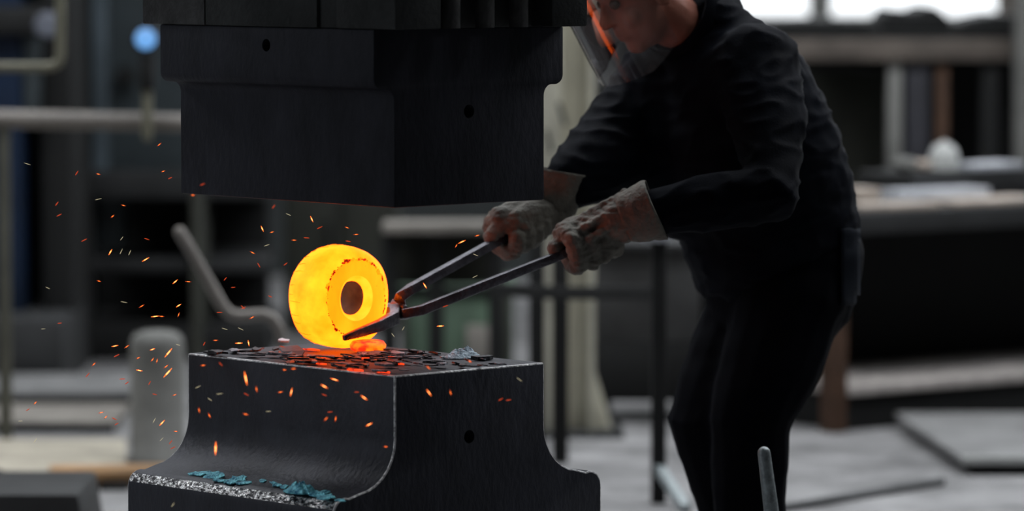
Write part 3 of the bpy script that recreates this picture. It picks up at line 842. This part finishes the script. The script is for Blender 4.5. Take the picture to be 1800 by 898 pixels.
# ------------------------------------------------------------------ sparks
SP = '''280 254 1;287 301 1;299 313 2;356 324 2;339 343 1;173 306 1;135 304 2;48 288 3;100 358 2;104 378 2;217 361 1;198 380 1;173 350 3;148 422 2;194 443 0;214 419 3;228 444 3;258 420 2;213 442 3;
256 456 0;174 494 1;308 495 0;331 495 1;396 490 2;249 538 1;218 531 3;314 537 0;314 553 1;273 556 0;284 556 1;105 568 2;76 578 3;84 506 3;202 608 0;223 609 1;205 625 2;165 640 1;154 659 2;215 666 2;223 673 2;245 651 0;243 629 1;268 614 0;
296 620 4;313 606 3;268 632 1;276 634 1;292 644 1;295 655 4;263 673 2;272 693 2;307 694 1;62 708 1;49 720 2;36 740 3;62 774 3;178 725 1;186 733 1;201 736 2;205 745 2;271 739 3;285 743 0;309 758 1;300 777 2;304 787 2;284 772 3;
427 540 2;386 549 2;443 558 1;379 598 1;420 603 0;437 603 0;359 604 2;357 642 1;388 640 2;432 665 4;348 680 3;369 702 3;386 692 3;350 721 1;368 730 1;432 728 1;433 693 2;379 788 4;304 887 3;
451 684 1;493 689 1;512 689 0;516 648 1;500 650 1;472 723 3;570 679 0;570 694 2;588 667 0;627 689 2;640 699 0;573 736 1;590 736 1;649 746 0;678 785 1;580 724 2;496 609 2;
754 690 0;792 690 1;880 702 2;894 703 2;913 667 3;753 646 1;826 635 1;727 617 1;774 573 0;709 577 3;691 589 3;839 414 1;812 425 0;802 432 1;836 448 3;835 486 3;747 502 0;783 538 2;
461 402 0;478 408 1;548 385 0;517 422 1;539 418 2;469 431 3;444 444 1;455 466 2;502 464 2;428 541 2;475 521 2;423 578 3;507 377 3;481 363 2;610 400 1;626 412 1;562 400 2;410 505 2;395 578 3;612 424 2'''
for i, e in enumerate(SP.replace('\n', '').split(';')):
    px, py, k = [int(t) for t in e.split()]
    near = (325 < px < 960 and py > 618) or px > 228 and py > 800 or (py < 365 and 300 < px)
    Y = rnd.uniform(8.42, 8.6) if near else rnd.uniform(8.9, 9.3)
    c = P(px, py, Y)
    a = R({0: 35, 1: 30, 4: 55}.get(k, 20) + rnd.uniform(-50, 50))
    if near or px > 380: a = -a if rnd.random() < .65 else a
    L_ = {0: .0068, 1: .0052, 2: .0050, 3: .0055, 4: .0115}[k] * rnd.uniform(.8, 1.25)
    r_ = {0: .0011, 1: .0009, 2: .0011, 3: .0006, 4: .0015}[k]
    d = Vector((math.cos(a), rnd.uniform(-.4, .4), math.sin(a))).normalized()
    mb = MB(); mb.tube([c - d * L_, c - d * L_ * .4, c + d * L_ * .5, c + d * L_], [r_ * .35, r_, r_ * .8, r_ * .3], n=6)
    core, rim = {0: ('spark_a', 'spark_b'), 1: ('spark_b', 'spark_c'), 2: ('spark_c', 'spark_c'), 3: ('spark_d', 'spark_d'), 4: ('spark_a', 'spark_b')}[k]
    o = mb.build('spark', [M[core], M[rim]], smooth=180)
    mid = sum((v.co for v in o.data.vertices), Vector()) / len(o.data.vertices)
    for p in o.data.polygons:
        if (p.center - mid).length > L_ * .55: p.material_index = 1
    if k == 4: tag(o, 'long bright orange spark, among the largest, flying by the lower block', 'spark', 'largest sparks by the lower block')
    elif near and px < 693: tag(o, 'small glowing spark flying in front of the long faces of the steel blocks', 'spark', 'sparks before the long faces')
    elif near: tag(o, 'small glowing spark in front of the dark end face of the lower block', 'spark', 'sparks before the end face')
    elif px < 330 and py < 590: tag(o, 'small spark drifting over the dark machines below the pale guard rail', 'spark', 'sparks over the dark machines')
    elif px < 330: tag(o, 'small spark flying low over the bollard and the low board platform', 'spark', 'sparks over bollard and platform')
    elif px < 600: tag(o, 'small glowing spark in the gap between the blocks, on the bent bar side', 'spark', 'sparks before the bent bar')
    else: tag(o, 'small glowing spark in the gap between the blocks, around the tongs', 'spark', 'sparks around the tongs')

# ------------------------------------------------------------------ far end of the hall, beside the blocks
def thing(name, at, label, cat, group=None): return empty(name, (at[0], at[1], 0), label, cat, group)
def zat(py, Y): return P(900, py, Y).z
def xat(px, Y): return P(px, 449, Y).x
def blk(name, m, par, px0, px1, py0, py1, Y, dep, bevel=.006, floor=False, z0=None):
    x0, x1 = xat(px0, Y), xat(px1, Y); zt = zat(py0, Y); zb = 0 if floor else (z0 if z0 is not None else zat(py1, Y))
    return MB().box(x0, x1, Y, Y + dep, zb, zt).build(name, M[m], par, bevel=bevel)
def pipe(name, m, par, pts, r, n=14): return MB().tube(pts, r, n=n).build(name, M[m], par, smooth=60)

# dark blue machine
o = thing('blue_machine', (xat(20, 16), 16.4), 'tall dark blue machine column behind the pale guard rail', 'machine')
blk('column', 'blue', o, -160, 40, -420, 0, 16, .9, .02, True)
blk('side_strip', 'bluegrey', o, 42, 72, 40, 205, 16.02, .3, .01)
blk('side_strip', 'black', o, 74, 128, -420, 0, 16.1, .7, .01, True)
blk('cross_head', 'black', o, -160, 74, 12, 62, 15.93, .3, .02)
blk('base', 'darkgrey', o, -200, 110, 560, 0, 15.7, .9, .02, True)
gg = MB().lathe([(.0, -.03), (.04, -.03), (.045, -.02), (.045, .02), (.035, .03)], axis_matrix(P(84, 44, 15.7), (0, -1, 0)), 24).build('gauge', M['gauge'], o, smooth=40)
MB().lathe([(.0, .0), (.012, .0), (.012, .2)], axis_matrix(P(84, 44, 15.73), (0, 1, 0)), 12).build('gauge_pipe', M['darkgrey'], o)

# grey press
o = thing('grey_press', (xat(240, 17), 17.4), 'blue-grey press housing with round port behind the blue signal lamp', 'machine')
blk('housing', 'bluegrey', o, 130, 470, -520, 312, 17, 1.0, .02)
blk('front_strip', 'bluegrey2', o, 163, 190, -520, 312, 16.94, .06, .005)
MB().lathe([(0, 0), (.033, 0), (.038, .02), (.03, .05)], axis_matrix(P(222, 133, 16.98), (0, -1, 0)), 24).build('port', M['black'], o, smooth=40)
blk('slide', 'darkgrey', o, 135, 470, 300, 350, 16.9, .9, .01)
blk('lower_panel', 'bluegrey', o, 168, 215, 345, 440, 17.05, .3, .01)
blk('leg', 'darkgrey', o, 138, 160, 345, 0, 16.9, .3, .01, True)
blk('leg', 'olive', o, 335, 362, 345, 0, 16.9, .3, .01, True)
blk('back_panel', 'black', o, 135, 470, 345, 0, 17.7, .2, .01, True)
blk('base', 'black', o, 135, 470, 572, 0, 16.85, .8, .01, True)  # black base added to cover the bright far floor under the press
blk('bed', 'darkgrey', o, 150, 470, 455, 480, 16.95, .7, .01)

# guard rail
o = thing('guard_rail', (xat(150, 14.2), 14.2), 'pale painted guard rail running across in front of the machines', 'railing')
pipe('top_rail', 'rail', o, [P(-260, 203, 14.2), P(372, 217, 14.2)], .029)
for px in (-240, 8, 346): pipe('post', 'olive' if px > 300 else 'rail_post', o, [Vector((xat(px, 14.2), 14.2, 0)), Vector((xat(px, 14.2), 14.2, zat(213, 14.2)))], .020)
# signal lamp
o = empty('signal_lamp', P(258, 230, 14.1), 'round lit blue signal lamp on a short post by the guard rail', 'lamp')
MB().ball(P(256, 68, 14.1), (.033, .02, .033), None, 20).build('lens', M['lamp_blue'], o, smooth=180)
MB().lathe([(.046, 0), (.046, .05), (.03, .07), (0, .07)], axis_matrix(P(256, 68, 14.11), (0, 1, 0)), 24).build('housing', M['darkgrey'], o, smooth=40)
MB().pbox(244, 270, 96, 158, 14.1, .05).build('switch_box', M['black'], o, bevel=.004)
pipe('post', 'cream_pipe', o, [P(259, 240, 14.14), P(259, 150, 14.14)], .016)
# cream bent pipe
o = MB().tube([P(-120, 118, 13.4), P(80, 118, 13.4), P(95, 116, 13.4), P(103, 110, 13.4), P(106, 98, 13.4), P(106, -60, 13.4), P(106, -900, 13.4)], .0155, n=14).build('bent_pipe', M['cream_pipe'], smooth=60)
tag(o, 'cream painted pipe with a right-angled bend near the upper corner', 'pipe')

# low platform of boards
o = thing('low_platform', (xat(60, 14.6), 14.6), 'low platform of pale grey boards on the floor beside the bollard', 'platform')
x0, x1 = xat(-220, 14.4), xat(226, 15.0)
MB().box(x0, x1, 14.43, 15.02, .004, .03).build('plank', M['board'], o, bevel=.003)
MB().box(x0, x1, 14.40, 14.428, 0, .028).build('shadow_strip', M['black'], o, bevel=.002)  # black strip standing in for the shadow gap under the front board
MB().box(x0, x1, 15.02, 15.06, 0, .052).build('shadow_strip', M['black'], o, bevel=.002)  # black strip standing in for the shadowed gap between the steps
for i in range(3): MB().box(x0, x1, 15.07 + .205 * i, 15.265 + .205 * i, .004, .066).build('plank', M['board_grey'], o, bevel=.003)
q_ = [G(-200, 772, .006), G(222, 772, .006), G(222, 846, .006), G(-200, 850, .006)]
o = MB().prism([(p.x, p.y) for p in q_], lambda a, b, z_: Vector((a, b, z_)), 0, .008).build('floor_tone_sheet', M['sheet'], bevel=.002)  # thin sheet added for the warmer, paler tone of the floor here
tag(o, 'beige sheet added for the pale warm tone of the floor before the low platform', 'sheet')
# bollard
bx = P(277, 700, 13.6).x
o = MB().lathe([(.090, 0), (.090, .02), (.082, .03), (.082, .345), (.078, .372), (.066, .388), (.04, .396), (0, .398)], Matrix.Translation((bx, 13.6, 0)), 32).build('bollard', M['bollard'], smooth=50)
tag(o, 'short pale grey round bollard standing on the floor beside the lower block', 'bollard')
# wooden pole
o = thing('wooden_pole', (xat(150, 12.95), 12.95), 'thick brown wooden pole lying across two chocks by the lower block', 'pole')
z = zat(838, 12.95)
MB().tube([Vector((xat(84, 12.95), 12.95, z)), Vector((xat(420, 12.95), 13.0, z))], .034, n=18, cap='flat').build('shaft', M['wood'], o, bevel=.004, smooth=50)
for px in (110, 200): MB().box(xat(px, 12.95) - .04, xat(px, 12.95) + .04, 12.9, 13.02, 0, max(.02, z - .033)).build('chock', M['black'], o, bevel=.003)
# things on the floor close to the camera's left edge
o = thing('steel_ingot', (xat(60, 11.6), 11.6), 'dark steel ingot with sloping sides lying on the floor', 'ingot')
zt = zat(868, 11.5)
MB().prism([(-.16, 0), (.165, 0), (.14, zt), (-.16, zt)], lambda a, b, q: Vector((xat(45, 11.6) + a - .0, 11.5 + q, b)), 0, .5).build('body', M['darkgrey'], o, bevel=.012)
o = thing('steel_drum', (xat(0, 12.4), 12.4), 'dark round steel drum end lying behind the ingot', 'drum')
dm = axis_matrix((xat(2, 12.4), 12.3, .066), (-.8, .6, 0))
MB().lathe([(.0, 0), (.056, 0), (.066, .01), (.066, .4), (.056, .41), (0, .41)], dm, 28).build('shell', M['black'], o, bevel=0)
MB().lathe([(.066, .12), (.070, .13), (.066, .14)], dm, 28).build('hoop', M['darkgrey'], o)
# bent bar
bend = [P(316, 408, 12.5), P(330, 432, 12.5), P(392, 540, 12.5), P(404, 552, 12.5), P(420, 556, 12.5), P(462, 553, 12.5), P(480, 560, 12.5), P(492, 580, 12.5), P(500, 620, 12.5)]
bend.append(Vector((bend[-1].x + .01, 12.5, .02)))
o = MB().tube(bend, .0165, n=12).build('bent_bar', M['rail'], smooth=60)
tag(o, 'pale bent steel bar rising behind the rear edge of the lower block', 'bar')
# dark cabinet behind the ring
o = thing('dark_cabinet', (xat(520, 18), 18.3), 'dark olive steel cabinet far behind the glowing ring', 'cabinet')
blk('body', 'olive', o, 500, 700, 200, 0, 18, .7, .02, True)
for a_, b_ in ((504, 594), (600, 696)):
    d_ = blk('door', 'olive', o, a_, b_, 250, 540, 17.97, .03, .004)
    MB().box(xat(b_ - 14, 17.97), xat(b_ - 10, 17.97), 17.93, 17.97, zat(430, 17.95), zat(380, 17.95)).build('handle', M['darkgrey'], d_, bevel=.002)
# workbench with pale top
o = thing('workbench', (xat(780, 15.4), 15.3), 'narrow workbench with pale wooden top behind the tongs', 'workbench')
blk('top', 'board', o, 672, 884, 394, 411, 15.0, .24, .004)
for px in (684, 766, 872): blk('leg', 'black', o, px - 14, px + 14, 411, 0, 15.06, .06, .004, True)
blk('back_panel', 'olive', o, 684, 872, 411, 500, 15.18, .03, .003)
blk('lower_rail', 'darkgrey', o, 684, 872, 505, 520, 15.1, .05, .003)
o = thing('green_crate', (xat(830, 15.7), 15.7), 'dull green crate standing under the narrow workbench', 'crate')
blk('body', 'green', o, 704, 902, 512, 0, 15.62, .5, .006, True)
blk('lid', 'green', o, 700, 906, 503, 512, 15.60, .54, .004)
blk('front_label', 'board', o, 820, 880, 572, 640, 15.605, .02, .002)
for px in (711, 893): blk('batten', 'olive', o, px - 6, px + 6, 515, 0, 15.60, .03, .002, True)

# cream column of the hall
o = thing('hall_column', (xat(1000, 14.4), 14.4), 'cream painted steel column of the hall behind the gloved hands', 'column')
xa, xb = xat(945, 14.3), xat(1046, 14.3)
MB().box(xa, xa + .075, 14.3, 14.45, 0, 6).build('flange', M['cream'], o, bevel=.004)
MB().box(xa + .075, xb - .02, 14.36, 14.39, 0, 6).build('web', M['cream'], o, bevel=.002)
MB().box(xb - .02, xb, 14.3, 14.45, 0, 6).build('flange', M['cream'], o, bevel=.004)
MB().prism([(xb - .005, 0), (xb + .055, 0), (xb + .055, .02), (xb - .005, .22)], lambda a, b, q: Vector((a, 14.36 + q, b)), 0, .03).build('gusset', M['cream'], o, bevel=.003)
MB().box(xa - .06, xb + .09, 14.22, 14.53, 0, .018).build('base_plate', M['darkgrey'], o, bevel=.003)
for (px, py) in ((990, 200), (967, 248)):
    a_ = P(px, py, 14.27)
    MB().tube([a_ + Vector((-.012, 0, .03)), a_ + Vector((.006, 0, -.03)), a_ + Vector((.006, .06, -.035))], .007, n=10).build('hook', M['black'], o)

# rack of dark posts
o = thing('post_frame', (xat(1050, 13.4), 13.2), 'frame of dark steel posts and cross bars behind the gloves', 'frame')
for px, Y, top in ((944, 13.9, 350), (985, 13.55, 385)):
    MB().box(xat(px - 14, Y), xat(px + 14, Y), Y, Y + .05, 0, zat(top, Y)).build('post', M['black'], o, bevel=.003)
MB().box(xat(1146, 12.6), xat(1172, 12.6), 12.6, 12.66, 0, zat(425, 12.6)).build('post', M['black'], o, bevel=.003)
MB().box(xat(1128, 12.6), xat(1178, 12.6), 12.57, 12.69, zat(424, 12.6), zat(407, 12.6)).build('lit_post_cap', M['paper'], o, bevel=.003)  # cap coloured pale for the light on the top of the post
MB().sweep([P(870, 508, 13.75), P(985, 515, 13.5), P(1155, 515, 12.68)], (.012, .02)).build('cross_bar', M['black'], o, bevel=.003)
MB().sweep([P(930, 370, 13.88), P(985, 372, 13.55)], (.012, .018)).build('cross_bar', M['black'], o, bevel=.003)
q0 = P(1156, 820, 12.62); q1 = G(1206, 902, .0); q1.z = .012
MB().sweep([q0, q1], (.014, .014)).build('brace', M['lever'], o, bevel=.003)
# dark scrap bin
o = thing('scrap_bin', (xat(1095, 15), 15), 'dark grey steel bin with sloping black lower half behind the post frame', 'bin')
Y = 14.7
zm = zat(600, Y); zt = zat(440, Y)
MB().box(xat(1036, Y), xat(1232, Y), Y, Y + .34, zm, zt).build('body', M['bin'], o, bevel=.006)
MB().prism([(xat(1030, Y), zm), (xat(1237, Y), zm), (xat(1210, Y), .07), (xat(1052, Y), .07)], lambda a, b, q: Vector((a, Y + q, b)), 0, .34).build('hopper', M['black'], o, bevel=.004)
MB().box(xat(1030, Y), xat(1238, Y), Y - .02, Y + .36, zt - .002, zt + .025).build('rim', M['darkgrey'], o, bevel=.004)
for px in (1058, 1205): MB().box(xat(px, Y) - .03, xat(px, Y) + .03, Y + .05, Y + .3, 0, .07).build('skid', M['black'], o, bevel=.003)

# ------------------------------------------------------------------ far end of the hall behind the worker
# furnace block, added to darken the gaps behind the worker
o = thing('dark_backdrop', (xat(1160, 18.6), 18.6), 'added black furnace housing far behind the worker', 'backdrop')
blk('body', 'black', o, 1052, 1326, 150, 0, 18.2, .9, .02, True)
blk('door', 'darkgrey', o, 1075, 1230, 300, 470, 18.15, .05, .006)
blk('backdrop_ledge', 'darkgrey', o, 1066, 1240, 474, 490, 18.08, .12, .004)
blk('backdrop_top', 'black', o, 1100, 1190, -700, 150, 18.4, .5, .01)
# storage rack
o = thing('storage_rack', (xat(1620, 17), 17.3), 'tall storage rack with brown-grey cross beam below the window', 'rack')
blk('beam', 'beam', o, 1340, 1960, 68, 107, 17, .1, .006)
for px, m_ in ((1345, 'olive'), (1572, 'bollard'), (1612, 'purple'), (1655, 'wood_dark'), (1740, 'black'), (1950, 'olive')):
    w_ = {1572: 11, 1612: 20, 1655: 10}.get(px, 14)
    blk('upright', m_, o, px - w_, px + w_, 107, 0, 17.03, .1, .004, True)
blk('deck', 'black', o, 1340, 1960, 59, 68, 17.0, .8, .004)
blk('back_sheet', 'black', o, 1330, 1970, 70, 0, 17.85, .04, .003, True)
blk('side_sheet', 'olive', o, 1400, 1560, 125, 330, 17.4, .04, .003)
def lumpy(name, px0, px1, py0, py1, Y, dep, m, label, cat, seed):
    mb = MB(); x0, x1 = xat(px0, Y), xat(px1, Y); z0, z1 = zat(py1, Y), zat(py0, Y); n_ = 8; rr = random.Random(seed)
    top = [(x1 + (x0 - x1) * i / n_, z1 - (z1 - z0) * (.0 if 0 < i < n_ else .45) - (z1 - z0) * rr.uniform(0, .25)) for i in range(n_ + 1)]
    mb.prism([(x0, z0), (x1, z0)] + top, lambda a, b, q: Vector((a, Y + q, b)), 0, dep)
    return tag(mb.build(name, M[m], bevel=.01), label, cat)
lumpy('tarpaulin', 1345, 1540, 32, 56, 17.1, .6, 'black', 'low dark covered heap on the rack deck nearest the worker', 'tarpaulin', 1)
lumpy('sack', 1548, 1672, 12, 56, 17.15, .6, 'black', 'dark lumpy sack humped up in the middle of the rack deck', 'sack', 2)
lumpy('tarpaulin', 1680, 1950, 26, 56, 17.1, .6, 'black', 'long dark covered heap at the far end of the rack deck', 'tarpaulin', 3)
o = MB().box(xat(1797, 16.6), xat(1832, 16.6), 16.8, 16.95, 0, 6).build('steel_post', M['bollard'], bevel=.004)
tag(o, 'pale grey upright steel post at the end of the long bench', 'post')
# big bench, turned like the blocks
bh = .70
e = Vector((.80, .60, 0)); f = Vector((-.60, .80, 0))
B0 = P(1478, 690, 14.4); B0.z = 0
def BB(name, m, par, a0, a1, b0, b1, z0, z1, bevel=.005):
    return MB().prism([(a0, b0), (a1, b0), (a1, b1), (a0, b1)], lambda a, b, q: B0 + e * a + f * b + Vector((0, 0, q)), z0, z1).build(name, M[m], par, bevel=bevel)
o = empty('long_bench', B0 + e * 1.2 + f * .35, 'long dark steel bench with grey lower shelf behind the worker', 'bench')
BB('top', 'darkgrey', o, -.02, 2.6, -.03, .62, bh - .07, bh)
BB('shelf', 'shelf', o, .03, 2.6, .0, .56, .115, .15)
BB('plinth', 'black', o, .05, 2.6, .03, .56, 0, .113)
BB('leg', 'wood_dark', o, -.03, .03, 0, .07, 0, bh - .07)
BB('leg', 'black', o, -.03, .03, .52, .59, 0, bh - .07)
BB('leg', 'wood_dark', o, 2.5, 2.57, .575, .615, 0, bh - .07)
BB('back_panel', 'black', o, .03, 2.6, .565, .575, .115, bh - .07)  # black sheet put in for the darkness under the bench
ya = math.atan2(e.y, e.x)
def bp(px, b, z):
    """a place on the bench, b metres in from its front edge"""
    k = (px - 900) / FPX
    a = (k * (B0.y + f.y * b) - B0.x - f.x * b) / (e.x - e.y * k)
    return B0 + e * a + f * b + Vector((0, 0, z))
def plate(px, b, z, la, lb, yaw, th, m, label, cat='plate', name='metal_plate', tilt=0):
    mtx = Matrix.Translation(bp(px, b, z)) @ Matrix.Rotation(ya + yaw, 4, 'Z') @ Matrix.Rotation(tilt, 4, 'X')
    mb = MB(); mb.box(-la / 2, la / 2, -lb / 2, lb / 2, 0, th, mtx)
    return tag(mb.build(name, M[m], bevel=.002), label, cat)
plate(1565, .08, bh + .001, .30, .14, -.1, .018, 'paper_warm', 'beige metal plate on the near corner of the long bench')
plate(1735, .09, bh + .001, .42, .17, .04, .018, 'paper_warm', 'wide beige metal plate along the front edge of the long bench')
plate(1645, .255, bh + .001, .36, .13, -.06, .045, 'paper', 'thick shiny pale metal plate lying in the middle of the long bench')
plate(1508, .30, bh + .001, .10, .12, 0, .055, 'paper_warm', 'small pale beige box at the end of the bench by the worker', 'box', 'small_box')
PZ = bh + .092
c = bp(1668, .475, bh)
o = empty('parts_box', c, 'dark open parts box standing at the rear of the long bench', 'box')
mtx = Matrix.Translation(c) @ Matrix.Rotation(ya, 4, 'Z')
MB().box(-.28, .28, -.13, .13, .002, .088, mtx).build('tray', M['black'], o, bevel=.004)
for s_ in (-1, 1): MB().box(-.284, .284, s_ * .134 - .004, s_ * .134 + .004, .004, .09, mtx).build('side_wall', M['darkgrey'], o, bevel=.002)
plate(1740, .43, PZ, .22, .13, .1, .02, 'paper', 'bluish pale tray lying on top of the dark parts box', 'tray', 'metal_tray')
c = bp(1660, .50, PZ)
o = empty('hard_hat', c, 'pale white rounded hard hat on the dark parts box', 'hard hat')
MB().lathe([(.052, .004), (.052, .03), (.046, .058), (.033, .078), (.014, .088), (0, .09)], Matrix.Translation(c), 28).build('shell', M['white'], o, smooth=60)
MB().lathe([(.046, 0), (.060, .0), (.060, .005), (.048, .009)], Matrix.Translation(c), 28).build('brim', M['white'], o, smooth=40)
MB().tube([c + Vector((0, -.053, .02)), c + Vector((0, -.036, .072)), c + Vector((0, 0, .092)), c + Vector((0, .036, .072)), c + Vector((0, .053, .02))], .006, n=8).build('ridge', M['white'], o)
for i, (px, r_) in enumerate(((1592, .024), (1622, .018))):
    c = bp(px, .46, PZ + r_)
    o = MB().lathe([(0, -.04), (r_ * .7, -.04), (r_, -.03), (r_, .03), (r_ * .6, .04), (r_ * .6, .055), (0, .055)], axis_matrix(c, f), 18).build('pipe_fitting', M['paper_warm' if i else 'bollard'])
    tag(o, ('pale grey' if i == 0 else 'pinkish beige') + ' pipe fitting lying on the dark parts box beside the hard hat', 'fitting')

# ------------------------------------------------------------------ floor pieces
def slab(name, quad, th, m, label, cat):
    mb = MB(); q = [G(px, py, th) for px, py in quad]
    mb.prism([(p.x, p.y) for p in q], lambda a, b, z_: Vector((a, b, z_)), .001, th)
    return mb
o = empty('floor_plate', (1.6, 14.2, 0), 'raised pale floor plate with bright front edge beside the long bench', 'floor plate')
xs = G(1690, 806, .05)
MB().prism([(xs.x, xs.y), (xs.x + 1.2, xs.y), (xs.x + 1.2, xs.y + 1.25), (xs.x - .09, xs.y + 1.25)], lambda a, b, z_: Vector((a, b, z_)), .03, .055).build('top_sheet', M['board_grey'], o, bevel=.003)
MB().box(xs.x + .0, xs.x + 1.2, xs.y - .012, xs.y - .001, .035, .058).build('edge_highlight', M['white'], o, bevel=.002)  # white strip standing in for the highlight along the plate's front
MB().prism([(xs.x + .03, xs.y + .02), (xs.x + 1.2, xs.y + .02), (xs.x + 1.2, xs.y + 1.2), (xs.x - .05, xs.y + 1.2)], lambda a, b, z_: Vector((a, b, z_)), 0, .029).build('frame', M['black'], o, bevel=.002)
a_ = G(1370, 893, .012); b_ = G(1655, 846, .012)
o = MB().tube([a_ - (b_ - a_) * .5, a_, b_], .012, n=12).build('steel_rod', M['floor_rod'], smooth=60)
tag(o, 'thin dark steel rod lying across the pale floor behind the worker', 'rod')
